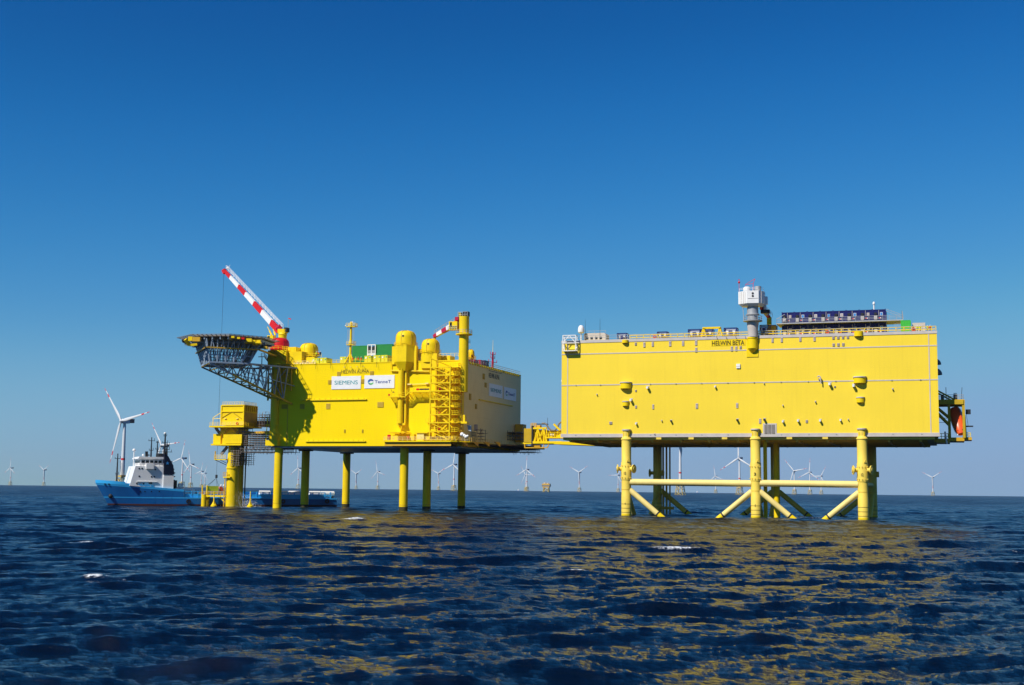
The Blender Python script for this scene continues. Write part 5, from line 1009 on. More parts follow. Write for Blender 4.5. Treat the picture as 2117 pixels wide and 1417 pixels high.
MB().box((b.x+.01, TV+.4, b.z), (b.x+.08, TV+D_-.1, a.z-2.3)).build('shade_tone_panel', 'orange', tw, False)  # ochre here and on the ribs paints in the side face's shade
MB().rail([(a.x+.2, TV+.2, a.z), (b.x-.1, TV+.2, a.z), (b.x-.1, TV+D_-.2, a.z)], 1.2, .9, .045, (.4, .8)).build('roof_rail', 'brace', tw, False)
dl, dr_ = T(433.8, 881, 0), T(505, 881, 0); MB().box((dl.x, -.3, dl.z-.45), (dr_.x, TV+D_+1, dl.z+.05)).build('deck', 'yellow', tw, False)
MB().rail([(dl.x+.1, -.2, dl.z), (dr_.x-.1, -.2, dl.z)], 1.2, 1.0, .045, (.4, .8)).build('deck_rail', 'brace', tw, False); MB().rail([(dr_.x-.1, -.2, dl.z), (dr_.x-.1, TV+D_, dl.z)], 1.2, 1.0, .05, (.4, .8)).build('deck_rail', 'yellow', tw, False)
p = [T(x, y, 3) for x, y in ((440.5, 879), (440.5, 864), (456, 854), (440.5, 866), (456, 865.5))]; MB().bar(p[0], p[1], .2).bar(p[1], p[2], .2).bar(p[3], p[4], .2).build('davit', 'brace', tw, False)
for px, py in ((466.5, 866), (491, 866)): c = T(px, py); MB().box((c.x-.4, TV-.35, c.z-.1), (c.x+.4, TV-.02, c.z+.12)).build('wall_light', 'brace', tw, False)
c = T(490.6, 876, -.35); lr = MB().lathe((0, 0, 0), [(.22, -.06), (.42, -.06), (.42, .06), (.22, .06), (.22, -.06)], 14); lr.v = [(c.x+x, -.4+z, c.z+y) for x, y, z in lr.v]; lr.build('life_ring', 'red', tw)
for i, (x0, x1, y0, y1, v, m) in enumerate(((455.5, 491.5, 881, 919, TV+1.2, 'yellow'), (441, 455.5, 897.5, 918, TV+.6, 'yellow'), (462, 499.3, 898.5, 917, TV-.3, 'yellow'))):
    a_, b_ = T(x0, y0, v), T(x1, y1, v); MB().box((a_.x, v, b_.z), (b_.x, v+(6.5 if i == 0 else 3.5), a_.z)).build('lower_module', m, tw, False)
a_, b_ = T(463.5, 898, TV+1), T(476, 882, TV+1); c_ = T(491, 898, TV+1); MB().bar((a_.x, TV+1.0, a_.z), (b_.x, TV+1.0, b_.z), .3).bar((b_.x+.3, TV+1.0, b_.z), (c_.x, TV+1.0, c_.z), .3).build('knee_brace', 'orange', tw, False)
a_, b_ = T(438, 918, TV), T(500, 920, TV); MB().box((a_.x, TV-.6, b_.z-.2), (b_.x, TV+7.5, a_.z)).build('deck', 'yellow', tw, False)
pl0, pl1 = T(469.5, 1000, 4.5).x, T(491, 1000, 4.5).x
lg = MB().lathe(((pl0+pl1)/2, 4.5, 0), [((pl1-pl0)/2*1.1, -4), ((pl1-pl0)/2, T(480, 960, 4.5).z), ((pl1-pl0)/2*.85, T(480, 930, 4.5).z), ((pl1-pl0)/2*.85, b_.z)], 28).build('pillar', 'legyellow', tw)
l2 = T(493.5, 1000, 8).x; MB().lathe((l2, 8, 0), [(1.35, -4), (1.35, b_.z)], 24).build('pillar', 'legyellow', tw)
MB().tube((pl1-.2, 4.2, -3), (pl1-.2, 4.2, T(488, 962, 4.5).z), .25, n=10).build('riser_pipe', 'legyellow', tw)
for dx in (0, .9): MB().tube((T(501.5, 1000, 8).x+dx, 8, -3), (T(501.5, 1000, 8).x+dx, 8, b_.z), .22, n=8).build('riser_pipe', 'dark' if dx else 'orange', tw)
# side platforms
a_ = T(446.5, 949.5, 3); c_ = T(470, 949, 3); MB().box((a_.x, 2, a_.z-.3), (c_.x, 5, a_.z)).build('side_platform', 'yellow', tw, False); MB().rail([(a_.x, 2, a_.z), (c_.x, 2, a_.z)], 1.3, .8, .06, (.45, .9)).build('platform_rail', 'brace', tw, False)
MB().bar((a_.x, 2.2, a_.z-.2), (c_.x+.2, 3.5, a_.z-2.2), .2).bar((a_.x+1.8, 2.2, a_.z-.2), (c_.x+.2, 3.5, a_.z-1.6), .16).build('platform_strut', 'dark', tw, False)
p, q_ = T(457, 940, 3), T(470, 924, 3); MB().bar(p, q_, .5, .9).build('inclined_stair', 'hose', tw, False); p, q_ = T(445, 884, 3), T(455, 897, 3); MB().bar(p, q_, .4, .9).build('inclined_stair', 'hose', tw, False)
MB().bar((a_.x+.2, 2.2, a_.z), (a_.x+.2, 2.2, a_.z+2.6), .3).build('davit_post', 'orange', tw, False)
a_ = T(463.5, 987, 2.5); c_ = T(478, 988, 2.5); MB().box((a_.x, 1.8, a_.z-.2), (c_.x, 3.6, a_.z+.2)).build('side_platform', 'yellow', tw, False); MB().rail([(a_.x, 1.8, a_.z+.2), (a_.x+1.6, 1.8, a_.z+.2)], 1.4, .6, .06).build('platform_rail', 'orange', tw, False)
MB().bar((a_.x+.3, 2.2, -2), (a_.x+.5, 2.2, a_.z), .25).build('ladder_post', 'orange', tw, False)
c_ = Vector(((pl0+pl1)/2, 4.5, T(480, 968, 4.5).z)); MB().lathe(tuple(c_), [((pl1-pl0)/2*1.02, -.2), ((pl1-pl0)/2*1.12, -.2), ((pl1-pl0)/2*1.12, .15), ((pl1-pl0)/2, .15)], 24).build('ring', 'legyellow', tw)

# boat landing: fender piles, bridge and two cone buoys on poles
bl = thing('boat_landing', 'low yellow boat landing of fender piles and a railed footbridge beside the pillar', 'jetty', A2, (T(424, 1047, 3).x, 3, 0))
for px, r, v in ((421.5, .85, 3), (427.8, .75, 6)): c = T(px, 1035, v); MB().lathe((c.x, v, 0), [(r, -4), (r, T(px, 1022.5, v).z), (0, T(px, 1022.5, v).z)], 20).build('fender_pile', 'legyellow', bl)
for px, v in ((418.7, 3), (428.5, 5)): c = T(px, 1003.5, v); MB().tube((c.x, v, 0), (c.x, v, c.z), .22, n=10).build('mooring_pole', 'legyellow', bl)
a_, b_ = T(420, 1024, 3.5), T(471, 1025.5, 3.5); MB().box((a_.x, 2.8, a_.z-.5), (b_.x, 4.6, a_.z)).build('footbridge', 'yellow', bl, False); MB().rail([(a_.x, 2.8, a_.z), (b_.x, 2.8, a_.z)], 1.3, 1.1, .06, (.45, .9)).build('bridge_rail', 'orange', bl, False)
MB().bar((a_.x+1.2, 3.6, a_.z-1.6), (a_.x+2.6, 3.6, a_.z-.4), .3).build('knee', 'yellow', bl, False); MB().bar((b_.x-1.2, 3.6, a_.z-2.2), (b_.x-3, 3.6, a_.z-.4), .3).build('knee', 'yellow', bl, False)
for px, py, v, lb in ((441.8, 1046, 0, 'yellow cone-footed marker pole between the fender piles and the pillar'), (517, 1046, 2, 'yellow cone-footed marker pole standing in the white water')):
    c = T(px, py, v); t = thing('marker_pole', lb, 'marker', A2, (c.x, v, 0), 'marker poles'); h = T(px, 1016, v).z
    MB().lathe((c.x, v, 0), [(1.0, -1), (1.0, .55), (.75, .7), (.2, 1.6), (.16, h), (0, h)], 16).build('cone', 'legyellow', t)
    for i in range(4): an = i*math.pi/2+.5; MB().bar((c.x+math.cos(an)*.75, v+math.sin(an)*.75, .6), (c.x+math.cos(an)*.15, v+math.sin(an)*.15, 1.9), .12).build('fin', 'legyellow', t, False)

# ------------------------------------------------------------------ scaffolding
def scaffold(label, x0, x1, y0, y1, v0, v1, su=1.5, sz=1.0, rag=0.7, seed=1, fr=A, m='scaf', group='tube scaffolds'):
    rg = random.Random(seed); a, b = fr.pt(x0, y0, v0), fr.pt(x1, y1, v0); t = thing('scaffold', label, 'scaffold', fr, (a.x, v0, b.z), group)
    nu = max(1, round((b.x-a.x)/su)); nz = max(1, round((a.z-b.z)/sz)); nv = max(1, round((v1-v0)/2.2)); mb = MB(); ml = MB(); md = MB()
    for i in range(nu+1):
        for j in range(nv+1):
            u = a.x+(b.x-a.x)*i/nu; v = v0+(v1-v0)*j/nv; mb.bar((u, v, b.z-rg.random()*rag), (u, v, a.z+rg.random()*rag), .11)
    for k_ in range(nz+1):
        z = b.z+(a.z-b.z)*k_/nz
        for j in range(nv+1): v = v0+(v1-v0)*j/nv; ml.bar((a.x-rg.random()*rag, v, z), (b.x+rg.random()*rag, v, z), .10)
        for i in range(0, nu+1): u = a.x+(b.x-a.x)*i/nu; ml.bar((u, v0, z), (u, v1, z), .09)
        if k_ % 2 == 0 and k_ > 0 or nz < 2: md.box((a.x, v0+.1, z-.16), (a.x+(b.x-a.x)*rg.uniform(.6, 1), v1-.1, z-.06))
    for i in range(0, nu, 2): u = a.x+(b.x-a.x)*i/nu; u2 = a.x+(b.x-a.x)*(i+1)/nu; ml.bar((u, v0, b.z), (u2, v0, a.z), .09)
    for q, nm in ((mb, 'standards'), (ml, 'ledgers')):
        o = q.build(nm, m, t, False); o['kind'] = 'stuff'
    if md.v: o = md.build('boards', 'plank', t, False); o['kind'] = 'stuff'
    return t
scaffold('tube scaffold bay between the module tower and the big platform', 504, 556, 897, 924, 2, 9, 1.1, .75, seed=1, fr=A2)
scaffold('scaffold deck slung below the corner of the big platform', 498, 600, 928, 935, 3, 9, 1.5, 1.0, seed=2)
scaffold('narrow scaffold hanging down the flank of the module tower pillar', 496, 514, 935, 960, 6, 9, .9, .7, seed=3, fr=A2)
scaffold('scaffold ladder frame on the face of the module tower pillar', 479, 493, 922, 962, 2.2, 4, 1.0, .8, seed=4, fr=A2)
scaffold('high scaffold landing behind the upper module of the tower', 532, 557, 858, 882, 6, 9, 1.0, .8, seed=5, fr=A2)
scaffold('short scaffold frame just under the upper module deck', 490, 512, 886, 898, 2, 5, 1.0, .8, seed=6, fr=A2)
MB_w = thing('link_bridge', 'ochre tubular footbridge between the module tower and the big platform', 'bridge', A2, (T(505, 893, 5).x, 5, T(505, 893, 5).z))
a_, b_ = T(507, 896, 5), T(557, 892, 5); MB().bar((a_.x, 5, a_.z), (b_.x, 5, a_.z+.3), .8).build('girder', 'orange', MB_w, False); MB().bar((T(503, 879, 8).x, 8, T(503, 879, 8).z), (T(557, 881, 8).x, 8, T(557, 881, 8).z), .9).build('girder', 'orange', MB_w, False)
MB().box((T(532, 868, 8).x, 8, T(532, 877, 8).z), (T(556, 868, 8).x, 11, T(532, 870, 8).z)).build('landing', 'plank', MB_w, False); MB().rail([(T(543, 851, 7).x, 7, T(543, 866, 7).z), (T(556, 851, 7).x, 7, T(543, 866, 7).z)], 2.2, 1.0, .07, (1.1,)).build('rail', 'steel', MB_w, False)

# ------------------------------------------------------------------ bridge between the two big platforms
BV = 38.0; PBv = lambda px, py, v=BV: B.pt(px, py, v)
br = thing('connecting_bridge', 'yellow bridge with hoses joining the two big platforms', 'bridge', B, (PBv(1085, 915).x, BV, PBv(1110, 916).z))
zt, zb = PBv(1110, 886).z, PBv(1110, 915).z; ul = PBv(1083, 900).x
MB().box((ul-1, BV, zb-.5), (PBv(1150, 915).x, BV+5, zb)).build('deck', 'yellow', br, False)
MB().box((PBv(1083.5, 886).x, BV-.1, zb), (PBv(1101, 886).x, BV+5, zt)).build('abutment', 'louvre', br, False)  # darker ochre stands in for the shade on the abutment
MB().box((PBv(1099.5, 880).x, BV-.3, zb-1.2), (PBv(1102.3, 880).x, BV+1, zt+.8)).build('hinge_column', 'dark', br, False)
mb = MB(); mb.bar((PBv(1102, 887).x, BV, zt), (PBv(1130, 886).x, BV, zt+.1), .5); mb.bar((PBv(1102, 913).x, BV, zb), (PBv(1162, 913).x, BV, zb), .7)
for x0, x1 in ((1104, 1112), (1120, 1112), (1112, 1124), (1130, 1124)): mb.bar((PBv(x0, 913).x, BV, zb), (PBv(x1, 888).x, BV, zt), .35)
for x in (1112, 1124, 1130): mb.bar((PBv(x, 900).x, BV, zb), (PBv(x, 900).x, BV, zt), .3)
mb.build('side_truss', 'yellow', br, False)
MB().box((PBv(1102, 900).x, BV+.6, zb), (PBv(1126, 900).x, BV+4.5, zt-.4)).build('cable_trunk', 'yellow', br, False); MB().box((PBv(1130, 904).x, BV-.5, PBv(1130, 906.5).z), (.3, BV+4, PBv(1130, 903.5).z)).build('platform_plate', 'yellow', br, False); MB().box((PBv(1130, 904).x, BV+1, PBv(1130, 903).z), (.3, BV+4, PBv(1130, 890).z)).build('end_frame', 'yellow', br, False)
MB().rail([(PBv(1130, 904).x, BV-.4, PBv(1130, 903.5).z), (-.1, BV-.4, PBv(1130, 903.5).z)], 1.2, .9, .06).build('rail', 'yellow', br, False)
MB().bar(PBv(1145, 877), PBv(1158, 890), .55).build('pivot_arm', 'yellow', br, False)
for dv in (0, .7, 1.4):
    pts = [PBv(x, y, BV+dv) for x, y in ((1120, 876), (1126, 875.5), (1130, 878), (1134, 885), (1140, 890), (1147, 890), (1152, 885), (1156, 876), (1160, 873), (1166, 874))]; MB().pipe(pts, .26, 8).build('hose', 'hose', br)
MB().rail([(PBv(1097, 886).x, BV+.2, zt), (PBv(1108, 886).x, BV+.2, zt)], 1.6, .5, .09, (.4, .8, 1.2)).box((PBv(1107, 880).x, BV+.2, zt), (PBv(1116, 880).x, BV+2, zt+1.0)).build('valve_rack', 'orange', br, False); MB().box((PBv(1105, 874).x, BV+1, zt+1.3), (PBv(1128, 874).x, BV+3, zt+1.5)).build('cable_tray', 'dark', br, False)
MB().bar(PBv(1132, 884), PBv(1132, 864), .08).build('rod_antenna', 'dark', br, False)
MB().box((PBv(1138, 900).x, BV-.2, PBv(1138, 902).z), (PBv(1145, 900).x, BV+.5, PBv(1138, 896).z)).build('white_cover', 'white', br, False)
mb = MB(); a_, b_ = PBv(1085, 918), PBv(1135, 926); mb.bar((a_.x, BV, a_.z), (a_.x, BV, b_.z), .3).bar((a_.x, BV, b_.z), (PBv(1131, 926).x, BV, b_.z), .28).bar((PBv(1131, 926).x, BV, b_.z), (PBv(1136, 916).x, BV, zb-.3), .28).bar((PBv(1122, 926).x, BV, b_.z), (PBv(1126, 916).x, BV, zb-.3), .24).box((PBv(1101, 920).x, BV+.2, b_.z+.3), (PBv(1116, 920).x, BV+2, zb-.7)); mb.build('under_gantry', 'orange', br, False)
MB().ext([(PBv(1149, 914).x, zb-.6), (0.4, zb-1.1), (7, zb-1.0), (14, zb-.3), (6, zb+.3), (PBv(1149, 914).x, zb+.2)], BV-2, BV+6).build('bearing_shelf', 'yellow', br, False)
# scaffold cluster at the big platform's rear corner
ws = A.side(1077, 905, AW)
scaffold('dense tube scaffold round the rear corner of the big platform by the bridge', 1040, 1078, 894, 908, ws.y-14, ws.y-2, 1.6, .9, seed=7)
scaffold('scaffold hanging under the bridge end of the big platform', 1050, 1100, 924, 935, ws.y-12, ws.y-4, 1.6, 1.0, .9, seed=8)
scaffold('small scaffold tower beside the grey display case on the end deck', 986, 996, 889, 909, 6, 9, 1.2, .9, seed=9)
a_ = A.side(1071, 880, AW+1); MB().box((AW+.3, a_.y-1, AB+1), (AW+3, a_.y+2.5, A.side(1073, 878, AW+1).z)).build('end_box', 'orange', pa, False)
MB().prism([(AW+.2, 12), (AW+9, 14), (AW+14, AD-22), (AW+9, AD-1), (AW+.2, AD-1)], dt-.75, dt-.4).build('end_deck', 'plank', dk, False)  # dark plank colour paints in the shade lying on this deck

# ------------------------------------------------------------------ supply ship
SA = 0.45; _st = WF.floor(225, 1046); _v = Vector((-math.sin(SA), math.cos(SA), 0)); _so = Vector((_st.x, _st.y, 0))-_v*8.5
S = Frame(_so.x, _so.y, SA); U = S.pt
sh = thing('supply_ship', 'blue supply ship with white bridge and dark funnel passing behind the slim yellow legs', 'ship', S, (0, 8.5, 0))
LS = U(697, 1040, 0).x; HB = 8.5
def zside(px, py, v=0): return U(px, py, v).z
zlow = zside(500, 1029.5); u380 = U(380, 1020).x; u258 = U(258, 1000, 3).x; u315 = U(315, 1012, 1).x
zfc = zside(235, 998.8, 4); zmid = zside(330, 1012); print
st = [(-4.6, 0.0, .15, .1), (-2.6, 1.2, 2.6, .9), (.5, 4, 5.0, 2.6), (5, 8, 6.9, 4.9), (11, 13, 8.0, 7.2), (20, 21, 8.5, 8.3), (30, 30, 8.5, 8.5), (LS*.6, LS*.6, 8.5, 8.5), (LS-.4, LS, 8.4, 8.3)]
def loft(zfrac0, zfrac1, ztop, upto=None, frm=-99):
    vs, fs = [], []; rows = [r for r in st if (upto is None or r[0] <= upto+.01) and r[0] >= frm-.01]
    for ud, uw, hd_, hw in rows:
        zt = ztop(ud)
        for f_ in (zfrac0(zt), zfrac1(zt)):
            t_ = max(0, min(1, f_/7.5)); u = uw+(ud-uw)*t_; h = hw+(hd_-hw)*t_**.8; vs += [(u, HB-h, f_), (u, HB+h, f_)]
    n = len(rows)
    for i in range(n-1):
        a_ = 4*i; b_ = a_+4; fs += [(a_, b_, b_+2, a_+2), (a_+1, a_+3, b_+3, b_+1), (a_+2, b_+2, b_+3, a_+3)]
    e = 4*(n-1); fs += [(e, e+1, e+3, e+2), (0, 2, 3, 1)]
    return MB().add(vs, fs)
st = [r for r in st if r[0] < u380-1]+[(u380, u380, 8.5, 8.5)]+[r for r in st if r[0] > u380+1]
ztop_low = lambda u: zlow
loft(lambda z: -1.5, lambda z: .75, ztop_low).build('boot_topping', 'antifoul', sh)
loft(lambda z: .75, lambda z: zlow-.35, ztop_low).build('hull_side', 'shipblue', sh)
loft(lambda z: zlow-.35, lambda z: zlow, ztop_low).build('sheer_strake', 'shiplight', sh)
ztp = lambda u: zfc if u < u258-.5 else (zfc-1.5 if u < u315-2 else zmid)
st_s = st; xs = sorted(set([r[0] for r in st]+[u258-.4, u258, u315-2, u315])); 
def interp(u):
    for r0, r1 in zip(st_s, st_s[1:]):
        if r0[0] <= u <= r1[0]: t_ = (u-r0[0])/(r1[0]-r0[0]); return (u,)+tuple(r0[i]+(r1[i]-r0[i])*t_ for i in (1, 2, 3))
    return st_s[-1]
st = [interp(u) for u in xs]
zf_ = lambda u: zfc-(zfc-zmid)*min(1, max(0, (u+4)/(u380+4)))
loft(lambda z: zlow, lambda z: z-.7, lambda u: zf_(u), u380).build('bow_side', 'shipblue', sh)
loft(lambda z: z-.7, lambda z: z, lambda u: zf_(u), u380).build('bow_strake', 'shiplight', sh)
loft(lambda z: z, lambda z: z+.95, lambda u: zf_(u), u258).build('bulwark', 'shiplight', sh)
loft(lambda z: z+.003, lambda z: z+.55, lambda u: zf_(u), u315, u258).build('bulwark', 'shiplight', sh)
def hv(u, z):                                        # the ship's near side at a given length and height
    t_ = max(0, min(1, z/7.5)); rows = [(r[1]+(r[0]-r[1])*t_, r[3]+(r[2]-r[3])*t_**.8) for r in st]
    for (ua, ha), (ub, hb) in zip(rows, rows[1:]):
        if ua <= u <= ub: return HB-(ha+(hb-ha)*(u-ua)/(ub-ua+1e-9))
    return 0.0
_u0 = U(281, 1007, 1).x; _z = zf_(_u0)-.25; _u1 = _u0+4.9; text('lettering', 'BLUE BETRIA', 'white', sh, (_u0, hv(_u0, _z)-.07, _z), 4.8, (_u1-_u0, hv(_u1, _z)-hv(_u0, _z), 0), height=.55, depth=.02)
c = U(231, 1026, 4); _a = hv(c.x, c.z); MB().ball((c.x, _a-.1, c.z), .75, 10).bar((c.x-.6, _a-.3, c.z+.2), (c.x+.6, _a-.3, c.z+.2), .5).build('anchor', 'dark', sh)
for px in (219, 226): c = U(px, 1001, 5); _a = hv(c.x, c.z); MB().box((c.x-.5, _a-.12, c.z-.15), (c.x+.5, _a+.3, c.z+.15)).build('fairlead', 'dark', sh, False)
for px in (292, 301, 314, 330): c = U(px, 1016.5, 0); _a = hv(c.x, c.z); MB().tube((c.x, _a+.3, c.z), (c.x, _a-.03, c.z), .22, n=12).build('porthole', 'glass', sh)
# vertical hull frames showing through the plating
for px in (322, 338, 356): u = U(px, 1020, 0).x; MB().bar((u, hv(u, .9)+.03, .9), (u, hv(u, zlow+1.2)+.03, zlow+1.2), .12).build('plate_seam', 'shipblue', sh, False)
MB().box((max(30.0, U(345, 1028).x), -.1, zlow-.25), (LS-1, .02, zlow-.05)).build('rubbing_strake', 'shiplight', sh, False)
# superstructure
zb0 = zmid-.3
f0, f1, s1_ = U(268, 1004, 1.2), U(284, 964, 1.2), U(358, 965, 1.2); zr = U(300, 964, 1.2).z
MB().ext([(f0.x, zf_(f0.x)-.15), (s1_.x, zmid-.15), (s1_.x, zr-2.5), (U(340, 964, 1.2).x, zr), (f0.x+1.6, zr)], 1.2, 14.2).build('deckhouse', 'white', sh, False)
MB().rail([(f0.x+1.7, 1.3, zr), (U(338, 964, 1.2).x, 1.3, zr)], 1.0, 1.2, .05).build('deckhouse_rail', 'trim', sh, False)
w0, w1_ = U(290, 960, 2.5), U(338, 960, 2.5); zw = U(300, 944.5, 2.5).z
MB().box((w0.x, 2.5, zr), (w1_.x, 13, zw-.7)).build('wheelhouse', 'white', sh, False); MB().ext([(w0.x-.9, zw-.7), (w1_.x+.3, zw-.7), (w1_.x+.3, zw), (w0.x-.4, zw)], 2.0, 13.5).build('wheelhouse_roof', 'white', sh, False)
for i in range(6): u = w0.x+.4+i*1.35; MB().box((u, 2.42, zr+1.05), (u+1.0, 2.5, zr+1.9)).build('window', 'glass', sh, False)
for i in range(6): v = 3.2+i*1.6; MB().box((w0.x-.06, v, zr+1.05), (w0.x+.02, v+1.2, zr+1.9)).build('window', 'glass', sh, False)
wv = U(302, 962, 1.0); MB().box((wv.x, .4, zr-.9), (wv.x+2.4, 2.5, zr+.9)).build('bridge_wing', 'white', sh, False)
for px, py in ((288, 969), (294, 969), (321, 971), (288, 985), (313.5, 986), (319, 986), (283, 1000), (297, 1000.5), (343, 1003)): c = U(px, py, 1.15); MB().tube((c.x, 1.3, c.z), (c.x, 1.13, c.z), .27, n=12).build('porthole', 'glass', sh)
a_, b_ = U(307.5, 996, 1.1), U(314.5, 1001, 1.1); MB().box((a_.x, .95, b_.z), (b_.x, 1.21, a_.z)).build('side_door', 'dark', sh, False)
c = U(283, 996, 1.0); MB().box((c.x, .9, c.z-.12), (c.x+6.5, 1.21, c.z+.12)).build('side_ledge', 'white', sh, False)
a_, b_ = U(338, 982, .9), U(358, 1010, .9); MB().ext([(a_.x, zmid-.1), (b_.x, zmid-.1), (b_.x, a_.z), (a_.x, a_.z)], .7, 6).build('funnel_base', 'white', sh, False)
z0f, z1f = U(345, 981.5, .9).z, U(345, 940, .9).z; MB().ext([(a_.x, z0f), (b_.x+.2, z0f), (b_.x-.3, z0f+3), (b_.x-2.0, z1f-.6), (b_.x-2.6, z1f), (a_.x, z1f)], .6, 5.5).build('funnel', 'navy', sh, False)
sc_ = U(346.5, 958, .5); star = MB(); pts = []
for i in range(10): r_ = .62 if i % 2 == 0 else .25; t_ = math.pi/2+i*math.pi/5; pts.append((sc_.x+r_*math.cos(t_), sc_.z+r_*math.sin(t_)))
star.ext(pts, .5, .59).build('funnel_star', 'logosky', sh, False)
for i in range(6): z = z0f-2+i*1.2; MB().box((b_.x-.4-.35*max(0, i-2), .9, z), (b_.x+.5-.35*max(0, i-2), 3, z+.35)).build('funnel_step', 'dark', sh, False)
# masts
def mast(px, y0, y1, v, arms, name='mast', m='dark', r=.28):
    p = U(px, y0, v); zt = U(px, y1, v).z; q = MB().tube((p.x, v, p.z), (p.x, v, zt), r, r*.5, n=8)
    for f_, L in arms: z = p.z+(zt-p.z)*f_; q.bar((p.x-L, v, z), (p.x+L, v, z), .16); q.bar((p.x+L*.9, v, z), (p.x+L*.9, v, z+.8), .12); q.bar((p.x-L*.9, v, z), (p.x-L*.9, v, z+.5), .12)
    return q.build(name, m, sh), p, zt
mast(312, 946, 904, 5, ((.82, 1.0), (.35, .7))); mast(324.5, 946, 912, 6, ((.9, .4), (.5, .6))); mast(340, 944, 897, 3, ((.2, 2.4), (.42, 1.5), (.6, .9), (.9, .5)), r=.4); mast(344.5, 942, 917, 3, ((.9, .8), (.5, .9)), r=.35)
o_, p_, z_ = mast(241, 999, 938, 8.5, ((.83, .9), (.3, .5)), 'fore_mast', r=.32); MB().bar((p_.x+1.6, 8.5, p_.z), (p_.x+.9, 8.5, z_-2.5), .12).bar((p_.x+2.0, 8.5, p_.z), (p_.x+1.4, 8.5, z_-3), .1).build('mast_stay', 'dark', sh)
p_ = U(276, 962, 8); zt = U(276, 934, 8).z; MB().tube((p_.x, 8, zr), (p_.x, 8, zt), .18).build('radome_post', 'white', sh); MB().ball((p_.x, 8, zt+.45), .55, 12).build('radome', 'white', sh)
for px, v in ((296, 8), (341, 3)): p_ = U(px, 942 if px < 300 else 897, v); MB().ball((p_.x, v, p_.z+.1), .4, 10).build('radome', 'white', sh)
MB().bar((U(303, 944, 6).x, 6, zw), (U(303, 933, 6).x, 6, zw+1.8), .8).bar((U(300, 944, 6).x, 5, zw+.6), (U(308, 944, 6).x, 5, zw+.6), .35).build('radar_scanner', 'dark', sh)
MB().box((U(327, 944, 4).x, 4, zw), (U(338, 944, 4).x, 8, zw+1.2)).build('vent_house', 'dark', sh, False)
# working deck: cargo rail frame, hoops, winches, cargo
zc_ = zside(560, 1017.5, 1); uu0, uu1 = U(382, 1020, .8).x, U(672, 1024, .8).x
MB().box((uu0, .7, zlow), (uu1, 1.0, zlow+1.15)).build('cargo_rail_plate', 'shiplight', sh, False)
n_ = 22
for i in range(n_+1): u = uu0+(uu1-uu0)*i/n_; MB().box((u-.14, .6, zlow), (u+.14, 1.1, zc_)).build('cargo_rail_post', 'shiplight', sh, False)
MB().box((uu0, .75, zc_-.18), (uu1, .98, zc_+.05)).build('cargo_rail_top', 'shiplight', sh, False)
for px0, px1 in ((536, 558), (575, 594), (597, 618), (640, 662), (664, 690)):
    a_, b_ = U(px0, 1021, 4), U(px1, 1021, 4); q = thing('pipe_bundle', {536: 'white wrapped pipe section on the ship deck nearest the spray', 575: 'white wrapped pipe section on the ship deck just past the first slim leg', 597: 'white wrapped pipe section on the ship deck just before the second slim leg', 640: 'white wrapped pipe section on the ship deck just past the second slim leg', 664: 'white wrapped pipe section on the ship deck nearest the stern'}[px0], 'pipe', S, (a_.x, 4, zlow), 'white pipe sections on the ship deck')
    r_ = .95; MB().tube((a_.x, 4, zc_-.5), (b_.x, 4, zc_-.5), r_, n=16).build('casing', 'white', q); MB().box((a_.x+.3, 3.2, zlow), (a_.x+.8, 4.8, zc_-1.2)).box((b_.x-.8, 3.2, zlow), (b_.x-.3, 4.8, zc_-1.2)).build('cradle', 'dark', q, False)
MB().box((uu0+8, 12, zlow), (uu1-2, 14, zlow+1.9)).build('deck_bulkhead', 'shipblue', sh, False)
a_ = U(690, 1027, 1); mb = MB(); mb.bar((a_.x-6, 1.5, zlow), (a_.x-1, 1.5, zlow+1.2), .3).bar((a_.x-1, 1.5, zlow), (a_.x-1, 1.5, zlow+2.2), .3).bar((a_.x-1.5, 1.5, zlow+1.8), (a_.x+.2, 1.5, zlow+1.8), .25).build('stern_gantry', 'shiplight', sh, False)
for px in (389.5, 585, 676): c = U(px, 1037, 0); lf_ = MB().lathe((0, 0, 0), [(.35, -.2), (.75, -.2), (.75, .2), (.35, .2), (.35, -.2)], 16); lf_.v = [(c.x+x, -.2+z, c.z+y) for x, y, z in lf_.v]; lf_.build('tyre_fender', 'dark', sh)
a_, b_ = U(396, 1012, 3), U(402, 1027, 3); MB().box((a_.x, 3, zlow), (b_.x, 5, a_.z)).build('winch_locker', 'white', sh, False); MB().box((b_.x+.8, 3, zlow), (b_.x+2.6, 5, a_.z-.6)).build('winch_locker', 'vent', sh, False)
a_, b_ = U(362, 1002, 4), U(378, 1012, 4); MB().tube((a_.x+1, 4, zmid+1.2), (b_.x, 4, zmid+1.2), .8, n=12).box((a_.x, 3, zmid-.3), (b_.x, 6, zmid+.4)).build('tow_winch', 'white', sh)
MB().box((U(360, 1000, 4).x, 4, zmid), (U(366, 1000, 4).x, 7, zmid+3)).build('winch_frame', 'dark', sh, False)
q = shipping_container(S, U(430, 1005, 7).x, 7, zlow+.6, U(452, 1005, 7).x-U(430, 1005, 7).x, 2.5, U(430, 1005, 7).z-zlow-.6, 'lime', 'shipping_container', 'lime yellow container being slung from the crane on the ship deck')
MB().box((U(430, 1012, 6).x, 6.2, zlow-.2), (U(466, 1012, 6).x, 11, zlow+.65)).build('cargo_hatch', 'red', sh, False)
hk_ = S.l(HOOK); sl = MB(); x0_, x1_ = U(431, 1005, 7).x, U(452, 1005, 7).x; zt_c = U(430, 1005, 7).z
for x in (x0_, x1_):
    for v in (7.1, 9.4): sl.tube(hk_, (x, v, zt_c), .05, n=5)
sl = sl.build('lifting_sling', 'dark', sl_root := thing('sling', 'four-leg wire sling between the crane hook and the lime container', 'sling', S, hk_), False)
